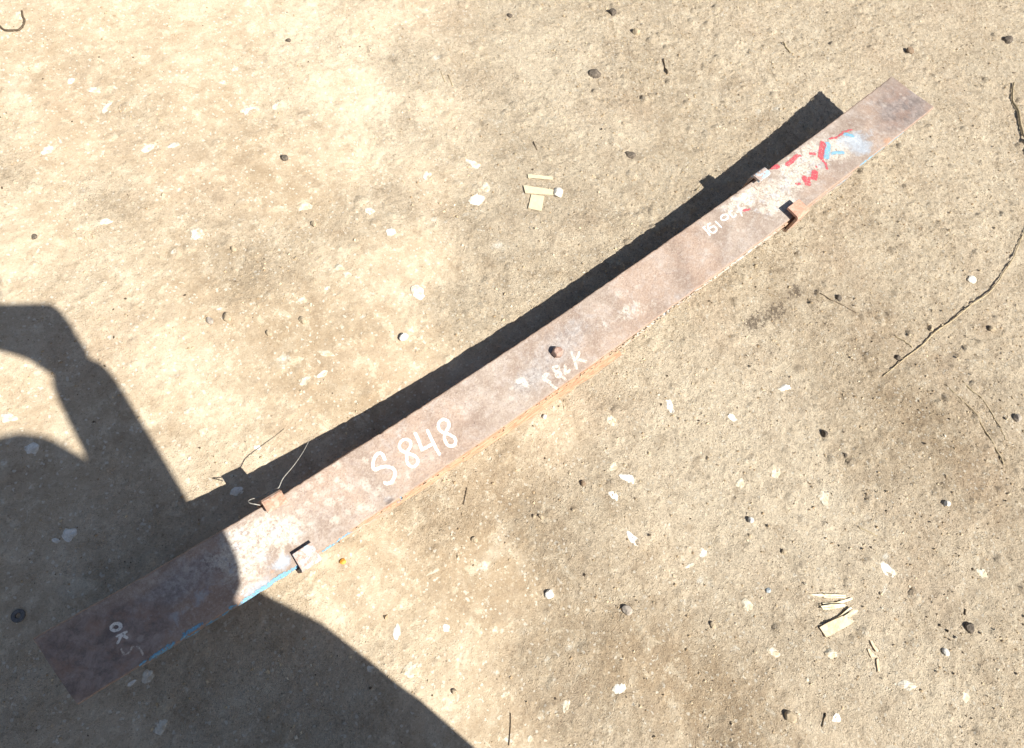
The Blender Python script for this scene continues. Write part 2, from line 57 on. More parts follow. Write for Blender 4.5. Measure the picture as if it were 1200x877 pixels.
CHIPS = [{'c': [-0.3481, 0.8643], 'r': [0.0191, 0.0043], 'a': 0.579, 'l': 'thin sliver of pale plaster slanting up on the smooth dirt at upper left'},
 {'c': [-0.3716, 0.9523], 'r': [0.0062, 0.0088], 'a': -0.972, 'l': 'small pale plaster fleck above the slanting sliver at upper left'},
 {'c': [-0.3477, 0.9135], 'r': [0.0141, 0.0071], 'a': -0.737, 'l': 'ragged pale plaster fleck just above the slanting sliver at upper left'},
 {'c': [-0.1305, 0.7415], 'r': [0.0185, 0.0092], 'a': -0.149, 'l': 'wide wedge of pale plaster lying alone in the upper left dirt'},
 {'c': [-0.0807, 0.7268], 'r': [0.0132, 0.0075], 'a': 0.154, 'l': 'smaller faded plaster fleck right beside the wide wedge at upper left'},
 {'c': [-0.4741, 0.8236], 'r': [0.0129, 0.0081], 'a': 0.208, 'l': 'pale plaster fleck nearest the left edge above the body shadow'},
 {'c': [-0.3313, 0.7473], 'r': [0.0152, 0.0084], 'a': 0.066, 'l': 'left one of two matching plaster flecks in the upper left dirt'},
 {'c': [-0.2902, 0.7332], 'r': [0.012, 0.0069], 'a': -0.163, 'l': 'right one of two matching plaster flecks in the upper left dirt'},
 {'c': [-0.4623, 0.6399], 'r': [0.0153, 0.0046], 'a': -0.361, 'l': 'long flat plaster splinter lying level above the arm shadow'},
 {'c': [-0.3499, 0.5449], 'r': [0.011, 0.0141], 'a': -0.971, 'l': 'tall rounded plaster patch pressed in dirt right of the level splinter'},
 {'c': [-0.1658, 0.4978], 'r': [0.0152, 0.0102], 'a': -0.547, 'l': 'blurry pale plaster crumb in the tan dirt left of the card scraps'},
 {'c': [0.117, 0.3477], 'r': [0.0185, 0.013], 'a': -0.145, 'l': 'broad white plaster chip largest of the cluster left of the card scraps'},
 {'c': [0.1683, 0.4207], 'r': [0.0155, 0.0097], 'a': -1.186, 'l': 'white plaster chip at the top of the cluster left of the card scraps'},
 {'c': [0.1522, 0.3623], 'r': [0.0095, 0.0133], 'a': -0.735, 'l': 'upright white plaster chip just above the broad one left of the card scraps'},
 {'c': [0.0697, 0.4438], 'r': [0.0075, 0.013], 'a': -1.08, 'l': 'narrow plaster chip standing apart on the left of the plaster cluster'},
 {'c': [-0.0657, 0.3715], 'r': [0.0103, 0.0086], 'a': -0.556, 'l': 'star shaped plaster chip below and left of the plaster cluster'},
 {'c': [-0.0716, 0.4304], 'r': [0.0104, 0.0087], 'a': -0.976, 'l': 'leftmost pale chip of those between the plaster cluster and left dirt'},
 {'c': [-0.1858, 0.3586], 'r': [0.0112, 0.0064], 'a': -0.561, 'l': 'upper one of two touching plaster smears in the middle of the tan dirt'},
 {'c': [-0.1822, 0.3377], 'r': [0.008, 0.008], 'a': -0.561, 'l': 'lower one of two touching plaster smears in the middle of the tan dirt'},
 {'c': [-0.2751, 0.3367], 'r': [0.0122, 0.0061], 'a': -0.167, 'l': 'two pronged white plaster chip in the middle of the tan dirt'},
 {'c': [-0.0982, 0.2432], 'r': [0.0178, 0.013], 'a': -1.278, 'l': 'large pale flat flake between the tan dirt and the spring shadow'},
 {'c': [-0.2953, 0.2311], 'r': [0.0146, 0.0058], 'a': -0.887, 'l': 'curved white plaster chip above the spring shadow and below the pebbles'},
 {'c': [-0.3486, 0.2083], 'r': [0.0099, 0.0085], 'a': 0.175, 'l': 'forked plaster chip lowest above the spring shadow'},
 {'c': [-0.3199, 0.2034], 'r': [0.01, 0.0057], 'a': 0.072, 'l': 'slanted plaster chip just right of the forked one above the spring shadow'},
 {'c': [-0.5164, 0.2627], 'r': [0.0105, 0.0053], 'a': -0.411, 'l': 'oblong white plaster chip right of the arm shadow'},
 {'c': [-0.466, 0.1552], 'r': [0.0065, 0.0039], 'a': -0.808, 'l': 'little white plaster chip beside the shadow of the wire'},
 {'c': [0.0301, -0.138], 'r': [0.0108, 0.0093], 'a': -0.979, 'l': 'rounded white chip below the middle of the spring'},
 {'c': [0.1383, -0.1808], 'r': [0.0081, 0.013], 'a': -0.432, 'l': 'triangular white chip standing upright right of the rounded one below the spring'},
 {'c': [0.2221, -0.2645], 'r': [0.0099, 0.0066], 'a': -1.18, 'l': 'bright white chip in the pale dirt below the dark speckled stain'},
 {'c': [0.353, -0.2846], 'r': [0.0159, 0.0062], 'a': -0.359, 'l': 'long bright chip just under the dark speckled stain'},
 {'c': [-0.0147, -0.2305], 'r': [0.0177, 0.0074], 'a': -0.987, 'l': 'longest bright white chip of the trio below the spring'},
 {'c': [-0.0224, -0.2], 'r': [0.0074, 0.0089], 'a': -1.365, 'l': 'upper white chip of the trio below the spring'},
 {'c': [-0.0561, -0.2355], 'r': [0.0101, 0.0072], 'a': -1.556, 'l': 'lowest white chip of the trio below the spring'},
 {'c': [-0.0769, -0.3069], 'r': [0.0153, 0.0083], 'a': -1.555, 'l': 'torn white chip pointing down right under the trio of chips'},
 {'c': [0.002, -0.3929], 'r': [0.0071, 0.0085], 'a': -0.641, 'l': 'white chip above a thin pale sliver in the lower middle dirt'},
 {'c': [-0.0313, -0.3925], 'r': [0.0125, 0.0028], 'a': -0.351, 'l': 'thin pale sliver lying just below a white chip in the lower middle dirt'},
 {'c': [0.2131, -0.3824], 'r': [0.0128, 0.008], 'a': -0.044, 'l': 'dusty slanted pale chip in the middle of the right hand dirt'},
 {'c': [0.1431, -0.3539], 'r': [0.0093, 0.0093], 'a': -0.623, 'l': 'round dusty pale chip left of the slanted one in the right hand dirt'},
 {'c': [0.2526, -0.4648], 'r': [0.0128, 0.0128], 'a': -0.987, 'l': 'big white chip with a ragged tail in the right hand dirt'},
 {'c': [0.0028, -0.4935], 'r': [0.011, 0.0096], 'a': -0.363, 'l': 'rounded white chip left of the wood splinters'},
 {'c': [-0.4525, -0.1875], 'r': [0.0058, 0.0116], 'a': -0.657, 'l': 'upright oblong white chip near the edge of the body shadow'},
 {'c': [-0.3935, -0.2264], 'r': [0.0059, 0.0059], 'a': -1.151, 'l': 'small square white chip right of the upright oblong one near the bottom'},
 {'c': [-0.465, -0.2394], 'r': [0.0147, 0.0102], 'a': -0.349, 'l': 'large crumbly white plaster patch touching the edge of the body shadow'},
 {'c': [-0.2453, -0.4462], 'r': [0.0121, 0.0072], 'a': -0.457, 'l': 'broad white chip lying at the bottom in the brown dirt'},
 {'c': [-0.3217, -0.4128], 'r': [0.0058, 0.0093], 'a': -1.137, 'l': 'upright crooked white chip at the bottom left of the broad one'},
 {'c': [-0.3808, -0.347], 'r': [0.0069, 0.0034], 'a': -0.204, 'l': 'small slanted white chip alone near the bottom edge'},
 {'c': [-0.3886, -0.4112], 'r': [0.0045, 0.0045], 'a': -0.69, 'l': 'tiny square white chip at the very bottom edge'},
 {'c': [0.248, -0.6132], 'r': [0.0107, 0.0153], 'a': -0.242, 'l': 'bright white chip above and right of the wood splinters'},
 {'c': [0.3899, -0.7282], 'r': [0.0113, 0.0097], 'a': -0.644, 'l': 'white chip nearest the right edge in the lower dirt'},
 {'c': [0.1266, -0.739], 'r': [0.0152, 0.0083], 'a': -0.61, 'l': 'flat rectangular white chip near the bottom right'},
 {'c': [0.0602, -0.6286], 'r': [0.011, 0.0096], 'a': -0.987, 'l': 'square white chip just below the wood chip'},
 {'c': [-0.0167, -0.5647], 'r': [0.0107, 0.008], 'a': -1.357, 'l': 'notched pale chip left of the wood chip'},
 {'c': [0.195, -0.8157], 'r': [0.0084, 0.0084], 'a': 0.066, 'l': 'pale double chip at the bottom right corner area'},
 {'c': [-0.0048, -0.6914], 'r': [0.0091, 0.0065], 'a': -0.232, 'l': 'smooth oval white chip at the bottom below the wood chip'},
 {'c': [-0.7332, 0.1916], 'r': [0.0102, 0.0102], 'a': -0.24, 'l': 'bluish white plaster lump in the body shadow above the spring end'},
 {'c': [-0.7505, 0.1944], 'r': [0.0067, 0.0034], 'a': -0.983, 'l': 'small plaster crumb touching the bluish lump in the body shadow'},
 {'c': [-0.7196, 0.3339], 'r': [0.0108, 0.0096], 'a': -1.143, 'l': 'bluish plaster lump in the body shadow near the left edge'},
 {'c': [-0.7257, 0.3953], 'r': [0.0123, 0.0074], 'a': -0.608, 'l': 'wide pale plaster lump on the shadow edge at the left border'},
 {'c': [-0.7383, -0.0319], 'r': [0.0083, 0.0093], 'a': -0.988, 'l': 'grey white plaster chip right under the blue painted edge of the spring'},
 {'c': [-0.7575, -0.0268], 'r': [0.0062, 0.0031], 'a': -0.127, 'l': 'small plaster crumb left of the grey white chip under the spring'},
 {'c': [-0.7525, -0.0939], 'r': [0.008, 0.01], 'a': -1.14, 'l': 'tall plaster lump at the bottom in the body shadow'},
 {'c': [-0.5241, 0.1145], 'r': [0.0112, 0.0074], 'a': -0.441, 'l': 'bluish plaster crumb in the spring shadow beside the clip'},
 {'c': [-0.5084, -0.2034], 'r': [0.0056, 0.0045], 'a': -0.675, 'l': 'small plaster crumb just inside the round edge of the body shadow'},
 {'c': [-0.3783, 1.1431], 'r': [0.0075, 0.0112], 'a': -0.451, 'l': 'pale chip beside the curl of dark wire in the top left corner'}]
STONES = [{'c': [-0.2432, -0.2848], 'r': 0.0089, 'm': 'white', 'l': 'white angular stone casting a black shadow below the spring'},
 {'c': [-0.1621, -0.3767], 'r': 0.0078, 'm': 'grey', 'l': 'round grey brown stone right of the white angular stone'},
 {'c': [0.4361, -0.6143], 'r': 0.0076, 'm': 'white', 'l': 'small round white stone alone near the right edge'},
 {'c': [0.1082, -0.407], 'r': 0.006, 'm': 'white', 'l': 'small white pebble in a brown patch of the right hand dirt'},
 {'c': [0.1177, -0.4784], 'r': 0.0059, 'm': 'tan', 'l': 'tan pebble with a black shadow above the wood splinters'},
 {'c': [-0.0629, -0.6412], 'r': 0.0101, 'm': 'tan', 'l': 'flat six sided tan stone at the bottom'},
 {'c': [0.2215, -0.7547], 'r': 0.0065, 'm': 'white', 'l': 'pale pebble near the bottom right beside the dark lump'},
 {'c': [0.2899, -0.7593], 'r': 0.0106, 'm': 'dark', 'l': 'dark grey crumbling lump near the bottom right'},
 {'c': [0.0489, -0.5014], 'r': 0.0049, 'm': 'blue', 'l': 'bluish pebble left of the wood splinters'},
 {'c': [-0.1738, 0.1845], 'r': 0.0084, 'm': 'white', 'l': 'rounded white stone near the spring shadow'},
 {'c': [-0.351, 0.3131], 'r': 0.0066, 'm': 'tan', 'l': 'tan pebble heading a little trail of crumbs in the tan dirt'},
 {'c': [-0.4156, 0.3837], 'r': 0.0072, 'm': 'grey', 'l': 'dull round pebble half sunk in the tan dirt'},
 {'c': [-0.3901, 0.3727], 'r': 0.0087, 'm': 'tan', 'l': 'wedge shaped clod right of the half sunk pebble'},
 {'c': [-0.2929, 0.3034], 'r': 0.0075, 'm': 'tan', 'l': 'tan clod right of the pebble with the trail of crumbs'},
 {'c': [-0.1729, 0.4563], 'r': 0.0067, 'm': 'tan', 'l': 'small clod with a hooked shadow in the upper middle dirt'},
 {'c': [-0.3144, 0.4841], 'r': 0.0063, 'm': 'tan', 'l': 'low tan clod left of the hooked one in the upper dirt'},
 {'c': [0.7421, 0.6087], 'r': 0.0117, 'm': 'dark', 'l': 'dark pebble at the top edge'},
 {'c': [0.7526, 0.5375], 'r': 0.0116, 'm': 'tan', 'l': 'tan pebble below right of the dark one at the top edge'},
 {'c': [0.5654, 0.4828], 'r': 0.0164, 'm': 'dark', 'l': 'oval dark flake in the dirt above the spring'},
 {'c': [0.4741, 0.2715], 'r': 0.0129, 'm': 'dark', 'l': 'dull dark flake between the spring shadow and the oval flake'},
 {'c': [0.5105, 0.7177], 'r': 0.0085, 'm': 'dark', 'l': 'tiny dark crumb at the top middle'},
 {'c': [-0.137, 0.6119], 'r': 0.008, 'm': 'dark', 'l': 'dark oval crumb in the upper left dirt'},
 {'c': [-0.5658, 0.6688], 'r': 0.0059, 'm': 'dark', 'l': 'dark crumb near the left edge above the arm shadow'},
 {'c': [0.0302, 0.8654], 'r': 0.0062, 'm': 'dark', 'l': 'tiny black crumb near the top left of middle'},
 {'c': [0.6083, -0.2232], 'r': 0.0091, 'm': 'dark', 'l': 'black crumb beside the dark speckled stain'},
 {'c': [0.3478, -0.39], 'r': 0.0086, 'm': 'dark', 'l': 'black crumb in the right hand pale dirt'},
 {'c': [0.3486, -0.4396], 'r': 0.0051, 'm': 'dark', 'l': 'tiny black crumb right of and below its twin in the pale dirt'},
 {'c': [0.9238, -0.3711], 'r': 0.0103, 'm': 'white', 'l': 'pale pebble left of the long reed stalk'},
 {'c': [0.6096, -0.3814], 'r': 0.0078, 'm': 'dark', 'l': 'dark crumb touching the lower end of the reed stalk'},
 {'c': [0.7165, -0.6116], 'r': 0.0098, 'm': 'grey', 'l': 'grey pebble in a cluster at the right edge'},
 {'c': [1.7413, 0.0152], 'r': 0.0172, 'm': 'dark', 'l': 'dark rough lump near the top right corner'},
 {'c': [1.4011, 0.1375], 'r': 0.0123, 'm': 'brown', 'l': 'brown pebble above the far end of the spring'},
 {'c': [-0.4578, -0.0614], 'r': 0.0048, 'm': 'orange', 'l': 'bright orange bead beside the lower tab of the near clip'},
 {'c': [0.2676, 0.2752], 'r': 0.0117, 'm': 'white', 'l': 'white pebble with a black shadow at the end of the card scrap'},
 {'c': [-0.0624, -0.0659], 'r': 0.0053, 'm': 'white', 'l': 'small pale crumb close to the rusty flank of the spring'},
 {'c': [-0.1866, -0.1819], 'r': 0.0043, 'm': 'tan', 'l': 'left one of a tight pair of pebbles below the spring'},
 {'c': [-0.1777, -0.1885], 'r': 0.0049, 'm': 'tan', 'l': 'right one of a tight pair of pebbles below the spring'},
 {'c': [-0.2837, -0.1537], 'r': 0.0052, 'm': 'tan', 'l': 'pebble alone in brown dirt below the spring writing'},
 {'c': [-0.0849, -0.1901], 'r': 0.0057, 'm': 'brown', 'l': 'brown pebble left of the white chip trio'},
 {'c': [0.0888, -0.424], 'r': 0.0044, 'm': 'tan', 'l': 'crumb just under the small white pebble in the brown patch'},
 {'c': [-0.4353, -0.299], 'r': 0.0051, 'm': 'tan', 'l': 'tan pebble with a dark shadow below the square white chip'},
 {'c': [-0.0675, -0.4768], 'r': 0.0053, 'm': 'tan', 'l': 'tan clod in the lower brown dirt left of the wood splinters'},
 {'c': [0.855, -0.4685], 'r': 0.0087, 'm': 'tan', 'l': 'tan crumb right of the reed stalk'},
 {'c': [0.735, -0.385], 'r': 0.0073, 'm': 'tan', 'l': 'crumb touching the middle of the reed stalk'}]
WASHER = {'c': [-0.828, 0.132], 'r': 0.0084}
REED = {'p': [[0.5448, -0.388], [0.6226, -0.3923], [0.6802, -0.3971], [0.7348, -0.3964], [0.7908, -0.4027], [0.8671, -0.4066], [0.931, -0.4132], [1.0141, -0.4053], [1.0848, -0.3921], [1.1591, -0.3732], [1.236, -0.3587], [1.3196, -0.3367]], 'r': [0.00227, 0.00303, 0.0036, 0.00379, 0.00379, 0.00379, 0.00379, 0.00341, 0.00322, 0.00303, 0.00284, 0.00227]}
TWIG = {'p': [[1.5894, -0.0887], [1.5361, -0.1172], [1.4985, -0.1557], [1.4346, -0.2064], [1.3888, -0.2486], [1.3352, -0.2871]], 'r': [0.00319, 0.00414, 0.00446, 0.00414, 0.00382, 0.00255]}
STRAWS = [[{'p': [[0.6496, -0.4789], [0.6499, -0.4953], [0.6505, -0.5118], [0.6505, -0.5279], [0.649, -0.5432], [0.6456, -0.5575], [0.6408, -0.571], [0.6353, -0.5841], [0.6296, -0.597], [0.6237, -0.6097], [0.6174, -0.6222], [0.6109, -0.6345], [0.6046, -0.6467]], 'r': [0.00195, 0.00195, 0.00195, 0.00195, 0.00195, 0.00195, 0.00195, 0.00195, 0.00195, 0.00195, 0.00195, 0.00195, 0.00195]}, 'thin dry straw lying in the rough dirt below the reed stalk'], [{'p': [[0.6888, -0.4968], [0.6894, -0.5104], [0.6903, -0.5241], [0.6906, -0.5374], [0.6896, -0.5498], [0.6867, -0.5614], [0.6825, -0.5722], [0.6776, -0.5823], [0.6727, -0.5916], [0.6677, -0.5998], [0.6623, -0.607], [0.6569, -0.6138], [0.6515, -0.6208]], 'r': [0.00178, 0.00178, 0.00178, 0.00178, 0.00178, 0.00178, 0.00178, 0.00178, 0.00178, 0.00178, 0.00178, 0.00178, 0.00178]}, 'second thin straw lying just above the other below the reed stalk'], [{'p': [[0.6474, -0.3481], [0.6487, -0.3528], [0.6499, -0.3575], [0.6512, -0.3623], [0.6522, -0.3672], [0.6531, -0.3721], [0.6539, -0.3772], [0.6546, -0.3823], [0.6554, -0.3873]], 'r': [0.00181, 0.00181, 0.00181, 0.00181, 0.00181, 0.00181, 0.00181, 0.00181, 0.00181]}, 'short twiglet poking out from the reed stalk'], [{'p': [[-0.3901, -0.3696], [-0.3926, -0.3728], [-0.3951, -0.3759], [-0.3977, -0.3791], [-0.4008, -0.3825], [-0.4045, -0.3863], [-0.4086, -0.3903], [-0.4129, -0.3944], [-0.417, -0.3984]], 'r': [0.00125, 0.00125, 0.00125, 0.00125, 0.00125, 0.00125, 0.00125, 0.00125, 0.00125]}, 'dark thin straw standing up the picture at the bottom middle'], [{'p': [[0.2637, 0.6593], [0.2528, 0.6241]], 'r': [0.00172, 0.00172]}, 'tiny straw fragment in the pale dirt at top middle'], [{'p': [[0.2696, 0.6371], [0.2615, 0.6087]], 'r': [0.00172, 0.00172]}, 'tiny straw fragment right of its twin at top middle'], [{'p': [[0.3133, 0.4038], [0.3049, 0.3829]], 'r': [0.00186, 0.00186]}, 'short dark splinter above the card scraps'], [{'p': [[0.7543, 0.4414], [0.7501, 0.4358], [0.7457, 0.4301], [0.7416, 0.4246], [0.7381, 0.4196], [0.7355, 0.415], [0.7335, 0.4109], [0.7318, 0.4069], [0.73, 0.4029]], 'r': [0.00252, 0.00252, 0.00252, 0.00252, 0.00252, 0.00252, 0.00252, 0.00252, 0.00252]}, 'dark hooked straw near the top above the spring'], [{'p': [[1.0829, 0.3314], [1.0819, 0.3269], [1.0809, 0.3224], [1.08, 0.318], [1.0793, 0.3137], [1.0788, 0.3097], [1.0786, 0.3058], [1.0784, 0.302], [1.0782, 0.2981]], 'r': [0.00282, 0.00282, 0.00282, 0.00282, 0.00282, 0.00282, 0.00282, 0.00282, 0.00282]}, 'short twig crumb above the far clip'], [{'p': [[-0.0136, -0.6755], [-0.0154, -0.6761], [-0.0172, -0.6766], [-0.0191, -0.6772], [-0.0213, -0.678], [-0.0239, -0.6792], [-0.0267, -0.6805], [-0.0297, -0.682], [-0.0326, -0.6834]], 'r': [0.00168, 0.00168, 0.00168, 0.00168, 0.00168, 0.00168, 0.00168, 0.00168, 0.00168]}, 'short dark splinter left of the smooth oval chip'], [{'p': [[0.2644, -0.5354], [0.2662, -0.5395], [0.268, -0.5436], [0.2699, -0.5477], [0.2717, -0.5516], [0.2735, -0.5553], [0.2753, -0.5589], [0.277, -0.5624], [0.2788, -0.5659]], 'r': [0.00158, 0.00158, 0.00158, 0.00158, 0.00158, 0.00158, 0.00158, 0.00158, 0.00158]}, 'dry stalk fragment above the wood splinters'], [{'p': [[-0.2436, -0.0833], [-0.2463, -0.0856], [-0.2489, -0.0878], [-0.2515, -0.0901], [-0.2542, -0.0924], [-0.2568, -0.0946], [-0.2594, -0.0969], [-0.262, -0.0991], [-0.2645, -0.1013]], 'r': [0.00122, 0.00122, 0.00122, 0.00122, 0.00122, 0.00122, 0.00122, 0.00122, 0.00122]}, 'dark hairline straw below the writing on the spring'], [{'p': [[0.5332, 0.1261], [0.5436, 0.1287], [0.5543, 0.1314], [0.5647, 0.1338], [0.574, 0.1357], [0.5819, 0.1368], [0.5887, 0.1373], [0.5951, 0.1375], [0.6018, 0.1379]], 'r': [0.00128, 0.00128, 0.00128, 0.00128, 0.00128, 0.00128, 0.00128, 0.00128, 0.00128]}, 'hair thin straw touching the far shadow of the spring'], [{'p': [[0.577, -0.1937], [0.5829, -0.204], [0.5889, -0.2144], [0.5947, -0.2245], [0.6, -0.2342], [0.6046, -0.2431], [0.6086, -0.2515], [0.6125, -0.2597], [0.6164, -0.268]], 'r': [0.00161, 0.00161, 0.00161, 0.00161, 0.00161, 0.00161, 0.00161, 0.00161, 0.00161]}, 'pale dry stalk lying across the dark speckled stain'], [{'p': [[0.3097, -0.7394], [0.3013, -0.7447]], 'r': [0.00199, 0.00199]}, 'short black twig above the dark grey lump']]
WIRE = {'p': [[-0.3704, 1.1469], [-0.3715, 1.1435], [-0.3727, 1.1401], [-0.3738, 1.1367], [-0.3747, 1.1337], [-0.375, 1.1311], [-0.375, 1.1288], [-0.3751, 1.1265], [-0.3758, 1.1241], [-0.3773, 1.1213], [-0.3793, 1.1183], [-0.3815, 1.1155], [-0.3839, 1.1129], [-0.3864, 1.1106], [-0.3891, 1.1084], [-0.3919, 1.1067], [-0.3949, 1.1058], [-0.3982, 1.106], [-0.4019, 1.1071], [-0.4054, 1.1086], [-0.4085, 1.1101], [-0.411, 1.1114], [-0.4131, 1.1128], [-0.415, 1.1145], [-0.4165, 1.1165], [-0.4175, 1.1187], [-0.4181, 1.121], [-0.4186, 1.124], [-0.4192, 1.1278], [-0.42, 1.1329], [-0.4208, 1.1391], [-0.4217, 1.1456], [-0.4226, 1.152]], 'r': [0.00187, 0.00187, 0.00187, 0.00187, 0.00187, 0.00187, 0.00187, 0.00187, 0.00187, 0.00187, 0.00187, 0.00187, 0.00187, 0.00187, 0.00187, 0.00187, 0.00187, 0.00187, 0.00187, 0.00187, 0.00187, 0.00187, 0.00187, 0.00187, 0.00187, 0.00187, 0.00187, 0.00187, 0.00187, 0.00187, 0.00187, 0.00187, 0.00187]}
CARD = [[[0.2448, 0.3423], [0.2853, 0.3113], [0.2803, 0.3056], [0.2392, 0.3357]], [[0.2178, 0.3251], [0.2093, 0.3084], [0.2588, 0.2731], [0.2688, 0.2818]], [[0.2185, 0.3006], [0.2391, 0.2836], [0.2101, 0.2592], [0.1918, 0.2784]]]
SPLINT = [[[[0.1002, -0.549], [0.1179, -0.5609], [0.137, -0.5769], [0.1524, -0.5897], [0.1501, -0.5906], [0.1327, -0.5777], [0.1128, -0.5623]], 'upper long splinter of pale wood above the wood chip'], [[[0.118, -0.5659], [0.1338, -0.5794], [0.15, -0.5915], [0.146, -0.5907], [0.1307, -0.5793], [0.1179, -0.5686]], 'second splinter of pale wood tucked under the upper long one'], [[[0.1088, -0.5719], [0.1287, -0.5859], [0.1581, -0.5995], [0.1574, -0.6026], [0.1317, -0.5914], [0.1103, -0.5771]], 'bent splinter of pale wood rising right above the wood chip'], [[[0.1007, -0.5719], [0.1178, -0.5816], [0.1361, -0.5957], [0.1371, -0.5987], [0.116, -0.5855], [0.1003, -0.5747]], 'middle splinter of pale wood in the bundle above the wood chip'], [[[0.0998, -0.5752], [0.1138, -0.5847], [0.1349, -0.5979], [0.1329, -0.5981], [0.1134, -0.5876], [0.0994, -0.578]], 'lowest splinter of pale wood in the bundle above the wood chip'], [[[0.0744, -0.5914], [0.0914, -0.5958], [0.1129, -0.6032], [0.121, -0.6059], [0.13, -0.6232], [0.1187, -0.6217], [0.0945, -0.6149], [0.0715, -0.6088]], 'broad flat wood chip with square end in the lower right dirt'], [[[0.0923, -0.5969], [0.1194, -0.6034], [0.1397, -0.6057], [0.1442, -0.6074], [0.1445, -0.6103], [0.1168, -0.6053], [0.0952, -0.5992]], 'long split sliver along the top edge of the wood chip'], [[[0.1201, -0.6066], [0.1421, -0.6116], [0.148, -0.6153], [0.1476, -0.6176], [0.1283, -0.6143], [0.1209, -0.6098]], 'short split sliver at the upper right of the wood chip'], [[[0.1282, -0.6584], [0.1301, -0.6603], [0.1275, -0.677], [0.1232, -0.6762], [0.1242, -0.6676]], 'upper one of three small slivers right of the wood chip'], [[[0.1158, -0.6638], [0.1184, -0.6664], [0.1175, -0.6786], [0.1095, -0.6783], [0.1117, -0.6718]], 'left one of three small slivers right of the wood chip'], [[[0.1149, -0.683], [0.1193, -0.6848], [0.1055, -0.6969], [0.1016, -0.6963], [0.1073, -0.6898]], 'lowest one of three small slivers right of the wood chip']]
TONE = [[0.1614, 0.9356, 0.155, 0.155, 0.25], [0.134, 0.7987, 0.148, 0.148, 0.25], [0.1082, 0.6695, 0.141, 0.141, 0.25], [0.0838, 0.5474, 0.135, 0.135, 0.25], [0.5104, 0.5895, 0.118, 0.118, 0.45], [0.5033, 0.4642, 0.114, 0.114, 0.45], [0.4964, 0.344, 0.11, 0.11, 0.45], [-0.4192, 1.0613, 0.161, 0.161, -0.1], [-0.3602, 0.9285, 0.159, 0.159, -0.1], [-0.3019, 0.7972, 0.156, 0.156, -0.1], [-0.2443, 0.6675, 0.154, 0.154, -0.1], [-0.1873, 0.5392, 0.153, 0.153, -0.1], [-0.6118, 0.5962, 0.056, 0.056, 0.15], [-0.5706, 0.4914, 0.055, 0.055, 0.15], [-0.53, 0.3882, 0.054, 0.054, 0.15], [-0.4899, 0.2864, 0.054, 0.054, 0.15], [-0.4504, 0.1861, 0.053, 0.053, 0.15], [-0.4504, 0.1861, 0.04, 0.04, 0.1], [-0.4839, 0.278, 0.04, 0.04, 0.1], [-0.518, 0.3712, 0.041, 0.041, 0.1], [0.1323, -0.0856, 0.116, 0.116, 0.5], [0.1282, -0.1944, 0.112, 0.112, 0.5], [0.1242, -0.2986, 0.109, 0.109, 0.5], [0.1204, -0.3984, 0.106, 0.106, 0.5], [0.3393, -0.1618, 0.081, 0.081, 0.45], [0.3094, -0.272, 0.078, 0.078, 0.45], [0.2811, -0.3761, 0.075, 0.075, 0.45], [0.2544, -0.4744, 0.072, 0.072, 0.45], [0.2291, -0.5675, 0.069, 0.069, 0.45], [0.1868, -0.483, 0.092, 0.092, 0.32], [0.1674, -0.5947, 0.088, 0.088, 0.32], [0.1491, -0.7001, 0.085, 0.085, 0.32], [0.1318, -0.7997, 0.082, 0.082, 0.32], [1.022, 0.3299, 0.22, 0.22, 0.12], [1.0728, 0.1056, 0.214, 0.214, 0.12], [1.1216, -0.1103, 0.21, 0.21, 0.12], [1.1687, -0.3183, 0.206, 0.206, 0.12], [-0.3473, -0.117, 0.095, 0.095, -0.4], [-0.2992, -0.2233, 0.094, 0.094, -0.4], [-0.2517, -0.3283, 0.094, 0.094, -0.4], [-0.2047, -0.4323, 0.093, 0.093, -0.4], [-0.1582, -0.5351, 0.093, 0.093, -0.4], [-0.2191, -0.0808, 0.069, 0.069, -0.3], [-0.1918, -0.1346, 0.069, 0.069, -0.3], [-0.1646, -0.1882, 0.069, 0.069, -0.3], [-0.3745, 0.4455, 0.09, 0.09, -0.28], [-0.331, 0.3591, 0.09, 0.09, -0.28], [-0.2877, 0.2732, 0.089, 0.089, -0.28], [-0.2445, 0.1877, 0.089, 0.089, -0.28], [-0.3737, 0.238, 0.056, 0.056, -0.25], [-0.3403, 0.1793, 0.056, 0.056, -0.25], [-0.3071, 0.1207, 0.056, 0.056, -0.25], [-0.165, 0.6627, 0.071, 0.071, -0.2], [-0.1592, 0.5562, 0.069, 0.069, -0.2], [-0.1536, 0.4532, 0.067, 0.067, -0.2], [0.5542, -0.3922, 0.114, 0.114, -0.35], [0.5497, -0.4742, 0.112, 0.112, -0.35], [0.5454, -0.5538, 0.109, 0.109, -0.35], [0.5412, -0.6309, 0.107, 0.107, -0.35], [0.4186, -0.3627, 0.054, 0.054, -0.3], [0.3711, -0.4204, 0.052, 0.052, -0.3], [0.326, -0.4752, 0.05, 0.05, -0.3], [0.6391, 0.4649, 0.097, 0.097, -0.25], [0.6109, 0.3503, 0.093, 0.093, -0.25], [0.5841, 0.2411, 0.089, 0.089, -0.25], [0.5036, -0.1119, 0.099, 0.099, -0.2], [0.5771, -0.2171, 0.1, 0.1, -0.2], [0.651, -0.3229, 0.101, 0.101, -0.2], [-0.1267, -0.5605, 0.075, 0.075, -0.3], [-0.1244, -0.6033, 0.074, 0.074, -0.3], [-0.1222, -0.6454, 0.073, 0.073, -0.3], [-0.3976, -0.3825, 0.056, 0.056, -0.2], [-0.2889, -0.4084, 0.06, 0.06, -0.2], [-0.1714, -0.4364, 0.063, 0.063, -0.2]]
